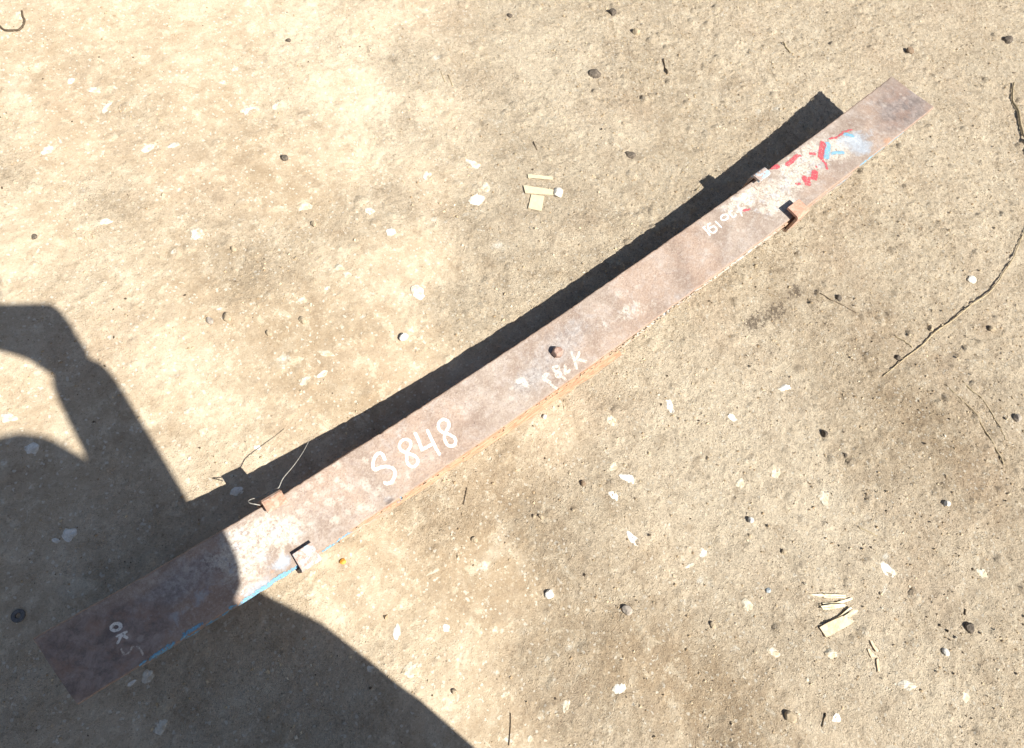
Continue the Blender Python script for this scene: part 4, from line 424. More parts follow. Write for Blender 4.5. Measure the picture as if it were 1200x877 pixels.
M = {
 'under': mat_simple('rusted_lower_leaf', (.30, .15, .085), (.52, .30, .17), 260, .85, .0008, .25, c3=(.60, .52, .38), f3=.6, sc3=40),
 'clip': mat_simple('rusted_clip_steel', (.33, .19, .13), (.50, .32, .23), 220, .75, .0009, .3, c3=(.54, .46, .38), f3=.55, sc3=70),
 'clipblue': mat_simple('blue_flecked_clip_steel', (.33, .21, .16), (.50, .45, .42), 220, .75, .0009, .3, c3=(.36, .56, .70), f3=.9, sc3=75),
 'cliporange': mat_simple('orange_rust_clip_steel', (.42, .22, .15), (.56, .34, .25), 260, .8, .0009, .3, c3=(.60, .42, .34), f3=.4, sc3=70),
 'bolt': mat_simple('rusted_bolt_steel', (.27, .17, .13), (.46, .33, .27), 300, .65, .0008, .35, c3=(.20, .11, .08), f3=.6, sc3=120),
 'plaster': mat_simple('pale_plaster', (.66, .62, .53), (.86, .84, .78), 240, .95, .0010, .1, c3=(.52, .44, .32), f3=.55, sc3=70),
 'dusty': mat_simple('dusty_plaster', (.50, .45, .34), (.66, .61, .50), 240, .95, .0012, .1, c3=(.44, .35, .23), f3=.8, sc3=90),
 'mid': mat_simple('soiled_plaster', (.58, .53, .43), (.76, .72, .62), 240, .95, .0012, .1, c3=(.46, .37, .25), f3=.7, sc3=110),
 'white': mat_simple('pale_stone', (.60, .57, .50), (.80, .78, .72), 160, .9, .0010, .2, c3=(.42, .36, .28), f3=.4, sc3=90),
 'tan': mat_simple('tan_stone', (.34, .27, .18), (.50, .41, .29), 200, .95, .0012, .12),
 'grey': mat_simple('grey_stone', (.27, .23, .19), (.42, .37, .31), 200, .9, .0012, .2),
 'dark': mat_simple('dark_stone', (.06, .05, .04), (.20, .165, .13), 220, .9, .0014, .2),
 'brown': mat_simple('brown_stone', (.19, .135, .09), (.30, .22, .15), 200, .9, .0012, .2),
 'blue': mat_simple('bluish_stone', (.30, .34, .36), (.45, .50, .52), 200, .85, .0010, .25),
 'orange': mat_simple('orange_bead', (.55, .24, .03), (.78, .40, .06), 200, .35, .0003, .5),
 'wood': mat_simple('pale_split_wood', (.55, .45, .27), (.80, .72, .50), 160, .9, .0006, .15, c3=(.86, .80, .62), f3=.5, sc3=40),
 'chip': mat_simple('tan_split_wood', (.50, .38, .25), (.68, .55, .38), 160, .9, .0006, .15, c3=(.74, .64, .46), f3=.4, sc3=40),
 'card': mat_simple('yellowed_card', (.52, .44, .30), (.62, .53, .37), 200, .95, .0003, .1),
 'straw': mat_simple('dry_straw', (.26, .20, .12), (.52, .43, .28), 300, .85, .0004, .2),
 'darkstraw': mat_simple('dark_straw', (.06, .045, .03), (.16, .12, .08), 300, .85, .0004, .2),
 'reed': mat_simple('dry_reed', (.42, .34, .23), (.62, .53, .38), 200, .8, .0004, .25),
 'wire': mat_simple('grey_wire', (.20, .19, .17), (.42, .40, .36), 400, .45, .0001, .5),
 'rubber': mat_simple('grey_rubber', (.09, .09, .09), (.17, .165, .16), 300, .7, .0002, .3),
 'cloth': mat_simple('dull_cotton', (.16, .18, .22), (.24, .26, .30), 300, .95, .0005, .1),
 'cloth2': mat_simple('dark_trousers', (.05, .05, .055), (.09, .09, .10), 300, .95, .0005, .1),
 'skin': mat_simple('skin', (.34, .20, .13), (.42, .26, .18), 90, .6, .0003, .3),
 'hair': mat_simple('black_hair', (.01, .008, .007), (.03, .025, .02), 500, .6, .001, .3),
 'phone': mat_simple('black_phone_glass', (.012, .012, .013), (.02, .02, .022), 30, .25, .00001, .5),
}
def mat_grit():
    t = NT('loose_grit'); c = t.attr('gcol', 'Color')
    n = t.noise(500, 3, .6)
    return t.fin(t.mulc(c, t.math('ADD', t.math('MULTIPLY', n, .6), .7)), .95, t.bump(n, .0006), .12)
GRIT = mat_grit()

# ------------------------------------------------------------------ ground
def axis(lo, hi, step, far):
    core = np.arange(lo, hi + step / 2, step); out = []
    x = core[-1]; s = step
    while x < far: s *= 1.22; x += s; out.append(x)
    neg = []; x = core[0]; s = step
    while x > -far: s *= 1.22; x -= s; neg.append(x)
    return np.array(neg[::-1] + list(core) + out)
def build_ground():
    xs = axis(-1.0, 2.0, 0.0029, 25.0); ys = axis(-.97, 1.25, 0.0029, 25.0)
    X, Y = np.meshgrid(xs, ys, indexing='ij')
    Z = hgt(X, Y)
    far = np.clip((np.maximum(np.abs(X - .5), np.abs(Y)) - 2) / 3, 0, 1)
    Z = Z * (1 - far)
    nx, ny = len(xs), len(ys)
    co = np.stack([X, Y, Z], -1).reshape(-1, 3).astype(np.float32)
    i = np.arange(nx - 1)[:, None] * ny + np.arange(ny - 1)[None, :]
    q = np.stack([i, i + ny, i + ny + 1, i + 1], -1).reshape(-1, 4).astype(np.int32)
    me = bpy.data.meshes.new('ground')
    me.vertices.add(len(co)); me.vertices.foreach_set('co', co.ravel())
    me.loops.add(q.size); me.loops.foreach_set('vertex_index', q.ravel())
    me.polygons.add(len(q)); me.polygons.foreach_set('loop_start', np.arange(len(q), dtype=np.int32) * 4)
    me.polygons.foreach_set('use_smooth', np.ones(len(q), bool))
    me.update(calc_edges=True)
    x = co[:, 0].astype(float); y = co[:, 1].astype(float)
    attr_f(me, 'tone', np.clip(blobs(x, y, TONE), -.9, 1.0) * .8)
    attr_f(me, 'stain', blobs(x, y, STAIN)); attr_f(me, 'smudge', blobs(x, y, SMUDGE))
    attr_f(me, 'rgh', np.clip(rough_map(x, y), 0, 1.3))
    me.materials.append(DIRT)
    o = bpy.data.objects.new('ground', me); COL.objects.link(o)
    tag(o, 'pale trodden dry dirt ground in full sun', kind='structure')
build_ground()

# ------------------------------------------------------------------ the leaf spring
SC = 1.1; WID = 0.099
def sur(s, y):
    """point on the curved, slightly twisted top surface; s along, y across (metres)"""
    s = s / SC
    ro = 0.11854 - 0.21367 * s; yy = y / SC * (1 + 0.15482 * s)
    z = 0.05598 + 0.08098 * s**2 - 0.07 * s**3 + 0.0466 * s**4 + yy * np.sin(ro)
    return np.stack(np.broadcast_arrays(s, yy * np.cos(ro) + 0.01571 * s * s, z), -1) * SC
def nrm(s, y):
    e = 1e-3
    a = sur(s + e, y) - sur(s - e, y); b = sur(s, y + e) - sur(s, y - e)
    n = np.cross(a, b); return n / np.linalg.norm(n, axis=-1, keepdims=True)
def SP(s, y, n):
    s, y, n = np.broadcast_arrays(np.asarray(s, float), np.asarray(y, float), np.asarray(n, float))
    return sur(s, y) + nrm(s, y) * n[..., None]
SPRING_BASE = Vector((0, 0, 0))
spring = empty('leaf_spring', SPRING_BASE)
tag(spring, 'rusty curved leaf spring with chalk number and flaking paint lying across the dirt', 'leaf spring')

def sdf(sx, yx, L):
    d = np.full(sx.shape, 1.0)
    for st in L:
        r = st[0]; p = np.array(st[1:])
        lo = p.min(0) - .02; hi = p.max(0) + .02
        k = np.where((sx > lo[0]) & (sx < hi[0]) & (yx > lo[1]) & (yx < hi[1]))[0]
        if not len(k): continue
        a = sx[k]; b = yx[k]; dd = np.full(len(k), 1.0)
        for i in range(max(1, len(p) - 1)):
            p0 = p[i]; p1 = p[min(i + 1, len(p) - 1)]; v = p1 - p0; vv = v @ v + 1e-12
            t = np.clip(((a - p0[0]) * v[0] + (b - p0[1]) * v[1]) / vv, 0, 1)
            dd = np.minimum(dd, np.hypot(a - p0[0] - t * v[0], b - p0[1] - t * v[1]))
        d[k] = np.minimum(d[k], dd - r)
    return d
def leaf(name, s0, s1, top, th, w, ds, ny, mat, drop=None, ragged=.0004, ext=None):
    ns = int((s1 - s0) / ds); S = np.linspace(s0, s1, ns + 1)
    r = .0022; h = w / 2
    prof = [(y, 0.0) for y in np.linspace(-h + r, h - r, ny)]
    prof += [(h - r + r * math.sin(a), -r + r * math.cos(a)) for a in (.5, 1.05, 1.57)]
    prof += [(h, -th * .4), (h, -th * .7)] + [(h - r + r * math.cos(a), -th + r - r * math.sin(a)) for a in (0, .8, 1.57)]
    prof += [(y, -th) for y in np.linspace(h - r, -h + r, 8)[1:-1]]
    prof += [(-h + r - r * math.sin(a), -th + r - r * math.cos(a)) for a in (0, .8, 1.57)]
    prof += [(-h, -th * .7), (-h, -th * .4)] + [(-h + r - r * math.cos(a), -r + r * math.sin(a)) for a in (0, .5, 1.05)]
    prof = np.array(prof); m_ = len(prof)
    SS, YY = np.meshgrid(S, prof[:, 0], indexing='ij'); NN = np.broadcast_to(prof[:, 1] + top, SS.shape).copy()
    rag = 1 + ragged / h * 2 * (vnoise(SS, YY * 0 + np.sign(YY), .012, 41) - 2.2 * np.clip(vnoise(SS, YY * 0 + np.sign(YY), .009, 44) - .36, 0, 1) * 6 + vnoise(SS, YY * 0 + np.sign(YY), .09, 42))
    # a few cut or chipped spots at the two ends
    SS2 = SS + 0.0022 * (vnoise(YY, YY * 0 + np.sign(SS), .02, 43)) * ((SS < s0 + 1e-6) | (SS > s1 - 1e-6))
    Y2 = YY * rag
    if ext is not None: Y2 = Y2 - ext(SS) * np.clip((-YY / h - .6) / .38, 0, 1)
    edge = np.clip((np.minimum(SS - s0, s1 - SS)) / .0025, 0, 1); NN = (NN - top + th / 2) * (.82 + .18 * np.sqrt(edge)) - th / 2 + top
    if drop is not None: NN = NN - drop(SS)
    if DENTS and name == 'main_leaf':
        for (a, b, ra, rb, dpt) in DENTS: NN = NN - dpt * np.exp(-((SS - a) / ra) ** 2 - ((YY - b) / rb) ** 2)
    P = SP(SS2, Y2, NN).reshape(-1, 3)
    n0 = (ns + 1)
    i = np.arange(ns)[:, None] * m_ + np.arange(m_)[None, :]; j = np.arange(ns)[:, None] * m_ + (np.arange(m_) + 1)[None, :] % m_
    q = np.stack([i, i + m_, j + m_, j], -1).reshape(-1, 4)
    faces = q.tolist() + [list(range(m_)), list(range(ns * m_ + m_ - 1, ns * m_ - 1, -1))]
    o = mesh_obj(name, P, faces, mat, spring, True)
    for k in (-1, -2): o.data.polygons[len(faces) + k].use_smooth = False
    # unrolled coordinates for the paint
    yun = (np.where(YY < -h + 1e-4, -h + (NN - top), YY) if ext is None else Y2).ravel(); sun_ = SS.ravel()
    return o, sun_, yun
DENTS = [(D['dark'][2][0], D['dark'][2][1], .007, .006, .0012), (D['dark'][3][0], D['dark'][3][1], .006, .009, .0014), (D['dark'][7][0], D['dark'][7][1], .01, .008, .0006)]
S_L, S_R = -0.71065 * SC, 0.97101 * SC
T1 = 0.0095
main, ps, py = leaf('main_leaf', S_L, S_R, 0.0, T1, WID, .00155, 60, STEEL)
main['label'] = 'top leaf with chalk number S 848, OK mark and flaking red and blue paint'
for nm in ('white', 'faint', 'red', 'blue'): attr_f(main.data, nm, sdf(ps, py, D[nm]) + (.0001 if nm == 'white' else 0))
for nm in ('pale', 'grey', 'mauve', 'dark', 'skyb', 'orange'): attr_f(main.data, nm, blobs(ps, py, D[nm]))
attr_f(main.data, 'edge', np.exp(-np.clip(WID / 2 - np.abs(py), 0, 1) / .004))
attr_f(main.data, 'spots', blobs(ps, py, [(a, b, r, r, 1.0) for a, b, r in D['spots']]))
L2A, L2B = -0.716, 0.790
g2 = lambda s: 0.0006 + 0.0016 * np.exp(-((s - .17) / .07) ** 2) + .0006 * np.exp(-((s + .35) / .12) ** 2)
second, ps, py = leaf('spring_leaf', L2A, L2B, -T1 - .0004, .0095, WID - .001, .006, 10, STEEL, g2, .0010, lambda s: .0030 + .0025 * np.exp(-((s + .12) / .42) ** 2) + .0008 * vnoise(s, s * 0, .05, 51))
second['label'] = 'middle leaf, clogged with pale dirt along its edge'
for nm in ('white', 'faint', 'red'): attr_f(second.data, nm, np.full(len(ps), 1.0))
attr_f(second.data, 'blue', sdf(ps, py, D['blue'] + [[.003, [.70, -.0555], [.79, -.0555]], [.003, [-.60, -.056], [-.55, -.056]], [.0016, [-.46, -.054], [-.43, -.054]], [.0016, [-.36, -.056], [-.345, -.056]], [.0015, [-.335, -.056], [-.33, -.056]], [.002, [-.66, -.053], [-.65, -.053]]]))
for nm in ('grey', 'mauve', 'dark', 'skyb', 'spots', 'edge'): attr_f(second.data, nm, np.zeros(len(ps)))
attr_f(second.data, 'pale', blobs(ps, py, [(.2, -.06, .12, .05, 1.0), (.45, -.06, .2, .05, .9), (-.42, -.06, .06, .05, .6), (-.3, -.06, .05, .05, .5)]))
attr_f(second.data, 'orange', blobs(ps, py, [(-.1, -.06, .22, .05, 1.1), (.6, -.06, .15, .05, .6), (-.4, -.06, .1, .05, .5)]))
third, ps, py = leaf('spring_leaf', -0.449, 0.112, -2 * T1 - .0016, .0100, WID + .003, .006, 10, STEEL, g2, .0014, lambda s: .0065 + .0060 * np.exp(-((s - .02) / .22) ** 2) + .001 * vnoise(s, s * 0, .04, 52))
third['label'] = 'short bottom leaf, bright orange rust'
for nm in ('white', 'faint', 'red', 'blue'): attr_f(third.data, nm, np.full(len(ps), 1.0))
for nm in ('grey', 'mauve', 'dark', 'skyb', 'spots', 'edge'): attr_f(third.data, nm, np.zeros(len(ps)))
attr_f(third.data, 'pale', blobs(ps, py, [(-.4, -.05, .06, .1, .8)]))
attr_f(third.data, 'orange', np.full(len(ps), 1.0) - blobs(ps, py, [(-.4, -.05, .08, .1, .5)]))

# dry dirt packed between the leaves on the sunny side: crumbs
def packed():
    V = []; F = []
    for k in range(420):
        s = random.gauss(.2, .11) if k < 300 else random.uniform(-.44, .6)
        w = WID / 2 + random.uniform(.0005, .006); p = SP(s, -w, -T1 + random.uniform(-.0005, .0006))
        r = random.uniform(.0004, .0015)
        b = len(V)
        for d in ((1.8, 0, 0), (-1.8, 0, 0), (0, 1, 0), (0, -1, 0), (0, 0, .8), (0, 0, -.8)):
            V.append(Vector(p) + Vector([c * r * random.uniform(.7, 1.3) for c in d]))
        for f in ((0, 2, 4), (2, 1, 4), (1, 3, 4), (3, 0, 4), (2, 0, 5), (1, 2, 5), (3, 1, 5), (0, 3, 5)): F.append([b + i for i in f])
    o = mesh_obj('dirt_crumbs', V, F, M['tan'], spring); tag(o, kind='stuff')
packed()

def strap(name, sc, width, path, th, mat, parent, skew=0.0):
    """bent flat strap: path in the (across, height) plane of the spring at station sc, width along it"""
    p = [np.array(q, float) for q in path]
    # round the corners
    rp = [p[0]]
    for i in range(1, len(p) - 1):
        a = p[i - 1] - p[i]; b = p[i + 1] - p[i]; ra = .0035
        A = p[i] + a / np.linalg.norm(a) * ra; B = p[i] + b / np.linalg.norm(b) * ra
        for t in (0, .33, .67, 1): rp.append((1 - t) ** 2 * A + 2 * t * (1 - t) * p[i] + t * t * B)
    rp.append(p[-1]); rp = np.array(rp)
    tg = np.gradient(rp, axis=0); tg /= np.linalg.norm(tg, axis=1, keepdims=True); nn = np.stack([-tg[:, 1], tg[:, 0]], 1)
    T = SP(sc + .01, 0, 0) - SP(sc - .01, 0, 0); T = T / np.linalg.norm(T)
    O = SP(sc, 0, 0); Nn = nrm(np.array(sc), np.array(0.)); Yy = np.cross(Nn, T)
    V = []
    for q, n_ in zip(rp, nn):
        for sg, wd in ((1, -1), (1, 1), (-1, 1), (-1, -1)):
            c = q + n_ * sg * th / 2 * (1 + random.uniform(-.06, .06)); x = wd * width / 2 * (1 + random.uniform(-.02, .02)) + skew * c[0]
            V.append(O + T * x + Yy * c[0] + Nn * c[1])
    F = []
    for i in range(len(rp) - 1):
        b = i * 4
        for k in range(4): F.append((b + k, b + (k + 1) % 4, b + 4 + (k + 1) % 4, b + 4 + k))
    F += [(3, 2, 1, 0), tuple((len(rp) - 1) * 4 + k for k in range(4))]
    o = mesh_obj(name, V, F, mat, parent)
    bm = bmesh.new(); bm.from_mesh(o.data); bmesh.ops.recalc_face_normals(bm, faces=bm.faces)
    es = [e for e in bm.edges if len(e.link_faces) == 2 and e.calc_face_angle() > .9]
    bmesh.ops.bevel(bm, geom=es, offset=.0007, segments=2, affect='EDGES', profile=.5)
    bm.to_mesh(o.data); bm.free()
    return o
def clip(sc, width, wy, up, lo, tin_u, tin_l, mat, mats, label, skew=0.0, th=.0055, depth=.034):
    h = wy / 2 + th / 2 + .0015
    body = strap('rebound_clip', sc, width, [(h, up - .004), (h, -depth), (-h - .004, -depth), (-h - .004, lo - .004)], th, mat, spring, skew)
    body['label'] = label
    a = strap('clip_tab', sc, width, [(h, up - .0042), (h, up), (tin_u, up + .0008)], th * .98, mats[0], body, skew)
    b = strap('clip_tab', sc, width, [(-h - .004, lo - .0042), (-h - .004, lo), (-tin_l, lo + .0005)], th * .98, mats[1], body, skew)
    for q in (a, b): q.matrix_parent_inverse = Matrix.Identity(4)
    return body
clip(-.4975, .029, WID * .93, .0105, .0050, .033, .029, M['clip'], (M['clip'], M['clipblue']), 'near clip, brown rust with blue flecks on its lower tab')
clip(.597, .036, WID * 1.085, .0105, .0110, .040, .034, M['clip'], (M['clipblue'], M['cliporange']), 'far clip, one tab pale blue and the other orange rust')

def bolt():
    root = None
    O = SP(0, 0, 0); N = Vector(nrm(np.array(0.), np.array(0.)))
    N = Vector((N.x, N.y, N.z)).normalized(); Mx = N.to_track_quat('Z', 'X').to_matrix()
    def rings(name, spec, n, parent):
        V = []; F = []
        for (r, z, hexf) in spec:
            for k in range(n):
                a = 2 * math.pi * k / n
                rr = r
                if hexf: rr = r * (math.cos(math.pi / 6) / math.cos((a % (math.pi / 3)) - math.pi / 6)) ** hexf
                V.append(Vector(O) + Mx @ Vector((rr * math.cos(a), rr * math.sin(a), z)))
        for i in range(len(spec) - 1):
            for k in range(n): F.append((i * n + k, i * n + (k + 1) % n, (i + 1) * n + (k + 1) % n, (i + 1) * n + k))
        F += [tuple(range(n - 1, -1, -1)), tuple((len(spec) - 1) * n + k for k in range(n))]
        return mesh_obj(name, V, F, M['bolt'], parent)
    h = rings('centre_bolt', [(.0096, .0002, 1), (.0096, .0080, 1), (.0090, .0100, .8), (.0078, .0114, .3), (.0064, .0120, 0)], 24, spring)
    lo = (O[2] - 0.0006) / N.z
    s = rings('bolt_shank', [(.0060, .0001, 0), (.0060, -lo + .001, 0), (.0050, -lo, 0)], 20, h)
    q = rings('nut', [(.0105, -.0335, 1), (.0110, -.0350, 1), (.0110, -.0430, 1), (.0102, -.0445, 1)], 24, h)
    for c in (s, q): c.matrix_parent_inverse = Matrix.Identity(4)
bolt()

# ------------------------------------------------------------------ small things
def tube(name, P, R, mat, n=6, parent=None, flat=1.0):
    V = []; F = []; P = [Vector(p) for p in P]
    for i, p in enumerate(P):
        t = (P[min(i + 1, len(P) - 1)] - P[max(i - 1, 0)]).normalized(); a = t.cross(Vector((0, 0, 1)))
        a = a.normalized() if a.length > 1e-4 else Vector((1, 0, 0)); b = a.cross(t)
        for k in range(n):
            w = 2 * math.pi * k / n; V.append(p + a * math.cos(w) * R[i] + b * math.sin(w) * R[i] * flat)
    for i in range(len(P) - 1):
        for k in range(n): F.append((i * n + k, i * n + (k + 1) % n, (i + 1) * n + (k + 1) % n, (i + 1) * n + k))
    F += [tuple(range(n - 1, -1, -1)), tuple((len(P) - 1) * n + k for k in range(n))]
    return mesh_obj(name, V, F, mat, parent, True)
def H(x, y): return float(hgt(np.array([x]), np.array([y]))[0])

def chip(c, rx, ry, ang, label, idx):
    n = random.randint(18, 24); out = []; hs = [random.uniform(-1, 1) for _ in range(6)]; ph = [random.uniform(0, 6.28) for _ in range(6)]
    for k in range(n):
        a = 2 * math.pi * k / n + random.uniform(-.06, .06)
        q = .88 + sum(hs[j] * (.15, .13, .11, .08, .06, .05)[j] * math.cos((j + 2) * a + ph[j]) for j in range(6)) + random.uniform(-.05, .05)
        x = rx * q * math.cos(a); y = ry * q * math.sin(a)
        out.append((x * math.cos(ang) - y * math.sin(ang), x * math.sin(ang) + y * math.cos(ang)))
    th = min(rx, ry) * random.uniform(.06, .16) + .0001
    V = []; z0 = H(*c); tx, ty = random.uniform(-.06, .06), random.uniform(-.06, .06)
    hh = lambda x, y, f: H(c[0] + x * f, c[1] + y * f) - z0
    for (x, y) in out: V.append((x * 1.05, y * 1.05, hh(x, y, 1.05) - .0014))
    for (x, y) in out: V.append((x, y, hh(x, y, 1) + th * random.uniform(.1, .7) + tx * x + ty * y))
    for (x, y) in out: V.append((x * .66, y * .66, hh(x, y, .66) * .5 + th * random.uniform(.6, 1.2) + tx * x + ty * y))
    for (x, y) in out[::2]: V.append((x * .3, y * .3, th * random.uniform(.7, 1.2)))
    V.append((0, 0, th)); F = []; m_ = len(out[::2])
    for k in range(n):
        j = (k + 1) % n; F += [(k, j, n + j, n + k), (n + k, n + j, 2 * n + j, 2 * n + k)]
    for k in range(m_):
        a0 = 2 * n + 2 * k; a1 = 2 * n + (2 * k + 1) % n; a2 = 2 * n + (2 * k + 2) % n; b0 = 3 * n + k; b1 = 3 * n + (k + 1) % m_
        if 2 * k + 1 < n: F += [(a0, a1, b0), (a1, a2, b1, b0)]
        else: F += [(a0, a2, b1, b0)]
        F.append((b0, b1, 3 * n + m_))
    F.append(tuple(range(n - 1, -1, -1)))
    key = 'plaster' if any(w in label for w in ('white', 'bright', 'star')) and random.random() < .6 and 'faded' not in label else 'mid'
    if any(w in label for w in ('dusty', 'faded', 'blurry', 'crumbly', 'smear', 'notched', 'double')) or random.random() < .3: key = 'dusty'
    if any(w in label for w in ('bright', 'bluish', 'broad white', 'longest')): key = 'plaster'
    o = mesh_obj('plaster_chip', V, F, M[key])
    o.location = (c[0], c[1], z0); tag(o, label, 'plaster chip', 'pale plaster chips trodden into the dirt')
for i, it in enumerate(CHIPS): chip(it['c'], it['r'][0], it['r'][1], it['a'], it['l'], i)

def rock(c, r, key, label):
    bm = bmesh.new(); bmesh.ops.create_icosphere(bm, subdivisions=2, radius=1.0)
    ax = (random.uniform(.85, 1.2), random.uniform(.75, 1.0), random.uniform(.55, .8)); rot = random.uniform(0, 6.28)
    pl = [(Vector((random.gauss(0, 1), random.gauss(0, 1), random.gauss(0, .7))).normalized(), random.uniform(.62, .88)) for _ in range(7)]
    for v in bm.verts:
        p = v.co.copy()
        for n_, dd in pl:
            e = p.dot(n_) - dd
            if e > 0: p -= n_ * e
        p *= 1 + random.uniform(-.04, .04)
        p = Vector((p.x * ax[0], p.y * ax[1], p.z * ax[2])) * r
        v.co = Matrix.Rotation(rot, 3, 'Z') @ p
    me = bpy.data.meshes.new('pebble'); bm.to_mesh(me); bm.free(); me.materials.append(M[key])
    nm = {'dark': 'dirt_crumb', 'orange': 'bead'}.get(key, 'pebble')
    o = bpy.data.objects.new(nm, me); COL.objects.link(o)
    o.location = (c[0], c[1], H(*c) + r * ax[2] * (.1 if key == 'dark' else .4))
    cat = {'dark': 'dark crumb', 'orange': 'bead'}.get(key, 'pebble')
    tag(o, label, cat, {'dark': 'dark crumbs on the dirt', 'orange': None}.get(key, 'loose pebbles on the dirt'))
for it in STONES: rock(it['c'], it['r'], it['m'], it['l'])

def washer(c, r):
    V = []; F = []; n = 28; z = H(*c) + .0004
    prof = [(r, 0), (r, .0022), (r * .93, .0028), (r * .48, .0028), (r * .4, .0020), (r * .4, 0)]
    for k in range(n):
        a = 2 * math.pi * k / n
        for (q, h_) in prof: V.append((q * math.cos(a), q * math.sin(a), h_ + .0006 * math.cos(a)))
    L = len(prof)
    for k in range(n):
        for i in range(L): F.append((k * L + i, ((k + 1) % n) * L + i, ((k + 1) % n) * L + (i + 1) % L, k * L + (i + 1) % L))
    o = mesh_obj('rubber_washer', V, F, M['rubber'], None, False); o.location = (c[0], c[1], z)
    tag(o, 'small dark grey ring washer lying in the body shadow at the left edge', 'washer')
washer(WASHER['c'], WASHER['r'])

def lay(T, lift=0.0):
    return [(p[0], p[1], H(*p) + r * .9 + lift) for p, r in zip(T['p'], T['r'])]
def ground_tube(name, T, mat, label, cat, group=None, lift=0.0, flat=1.0, lifts=None):
    pts = lay(T, lift)
    if lifts: pts = [(a, b, c_ + l) for (a, b, c_), l in zip(pts, lifts)]
    c = Vector(pts[len(pts) // 2]); o = tube(name, pts, T['r'], mat, 7, None, flat); recentre(o, c); tag(o, label, cat, group); return o
def dense(T, n=5):
    p = np.array(T['p']); r = np.array(T['r']); q = np.vstack([2 * p[0] - p[1], p, 2 * p[-1] - p[-2]]); P = []; Rr = []
    for i in range(1, len(q) - 2):
        for k in range(n):
            t = k / n; P.append((.5 * ((2 * q[i]) + (-q[i - 1] + q[i + 1]) * t + (2 * q[i - 1] - 5 * q[i] + 4 * q[i + 1] - q[i + 2]) * t * t + (-q[i - 1] + 3 * q[i] - 3 * q[i + 1] + q[i + 2]) * t**3)).tolist())
            Rr.append(float(r[i - 1] * (1 - t) + r[i] * t))
    P.append(p[-1].tolist()); Rr.append(float(r[-1])); return dict(p=P, r=Rr)
REED['r'] = [r * .42 for r in REED['r']]; TWIG['r'] = [r * .65 for r in TWIG['r']]
RD = dense(REED)
ground_tube('reed_stalk', RD, M['straw'], 'long dry reed stalk curving up to the right edge', 'reed', None, .0004, .8, [0.0022 * math.sin(math.pi * i / len(RD['p'])) for i in range(len(RD['p']))])
ground_tube('dry_twig', dense(TWIG), M['straw'], 'thin bent dry twig at the right edge above the reed stalk', 'twig', None, .002)
for T, l in STRAWS:
    dk = ('dark' in l) or ('black' in l)
    T['r'] = [r * .6 for r in T['r']]
    ground_tube('straw', T, M['darkstraw' if dk else 'straw'], l, 'straw', 'dry straws and splinters scattered on the dirt', 0.0)
ground_tube('wire_curl', WIRE, M['darkstraw'], 'curl of dark wire cut by the left edge in the top corner', 'wire', None, .0008)

def slab(name, P, th, mat, label, cat, group=None, lift=.0010, tilt=(0, 0)):
    c = np.mean(P, 0); V = []; n = len(P); z = H(*c)
    zs = [H(*p) for p in P]; zb = max(sorted(zs)[len(zs) // 2], z)
    for p in P: V.append((p[0] - c[0], p[1] - c[1], lift + tilt[0] * (p[0] - c[0]) + tilt[1] * (p[1] - c[1])))
    for p in P: V.append((p[0] - c[0], p[1] - c[1], lift + th + tilt[0] * (p[0] - c[0]) + tilt[1] * (p[1] - c[1])))
    F = [tuple(range(n - 1, -1, -1)), tuple(range(n, 2 * n))] + [(k, (k + 1) % n, n + (k + 1) % n, n + k) for k in range(n)]
    o = mesh_obj(name, V, F, mat); bm = bmesh.new(); bm.from_mesh(o.data); bmesh.ops.recalc_face_normals(bm, faces=bm.faces); bm.to_mesh(o.data); bm.free()
    o.location = (c[0], c[1], zb); tag(o, label, cat, group); return o
slab('card_scrap', CARD[0], .0012, M['card'], 'narrow strip of yellowed card above the wider scrap near the spring shadow', 'card scrap', None, .001)
slab('card_scrap', CARD[1], .0014, M['card'], 'long bar of yellowed card lying level between the strip and the square scrap', 'card scrap', None, .002)
slab('card_scrap', CARD[2], .0014, M['card'], 'square piece of yellowed card hanging below the level bar', 'card scrap', None, .0010)
for i, (P, l) in enumerate(SPLINT):
    big = 'chip with' in l
    o = slab('wood_chip' if big else 'wood_splinter', P, .0018 if big else .0012, M['chip'] if (i in (5,) or i > 7) else M['wood'], l, 'wood chip' if big else 'splinter', None if big else 'pale wood splinters beside the wood chip', .0006 + .0005 * (i % 3) + (.0012 if i in (6, 7) else 0))

# wire twisted round the near clip
def tie_wire():
    pts = []
    a = Vector(SP(-.4800, .060, .004)); tip = Vector((-.405, .1015, .068))
    q = [a, a.lerp(tip, .15) + Vector((0, .001, .004)), a.lerp(tip, .4) + Vector((.002, -.0015, .006)), a.lerp(tip, .7) + Vector((.002, -.002, .004)), tip]
    loop = [Vector(SP(s_, y_, n_)) for s_, y_, n_ in ((-.512, .052, .004), (-.5170, .057, .006), (-.521, .062, .004), (-.5205, .066, -.002), (-.515, .0665, -.008), (-.506, .064, -.010), (-.495, .0625, -.006), (-.486, .061, 0))]
    P = []
    allp = loop + q
    for i in range(len(allp) - 1):
        p0 = allp[max(i - 1, 0)]; p1 = allp[i]; p2 = allp[i + 1]; p3 = allp[min(i + 2, len(allp) - 1)]
        for k in range(4):
            t = k / 4; P.append(.5 * ((2 * p1) + (p2 - p0) * t + (2 * p0 - 5 * p1 + 4 * p2 - p3) * t * t + (3 * p1 - p0 - 3 * p2 + p3) * t**3))
    P.append(allp[-1])
    R = [.0007 if i < 34 else .0007 - .0003 * (i - 34) / 14 for i in range(len(P))]
    o = tube('tie_wire', P, R, M['wire'], 6); recentre(o, a); tag(o, 'thin grey wire looped round the near clip, loose end sticking out over the shadow', 'wire')
tie_wire()

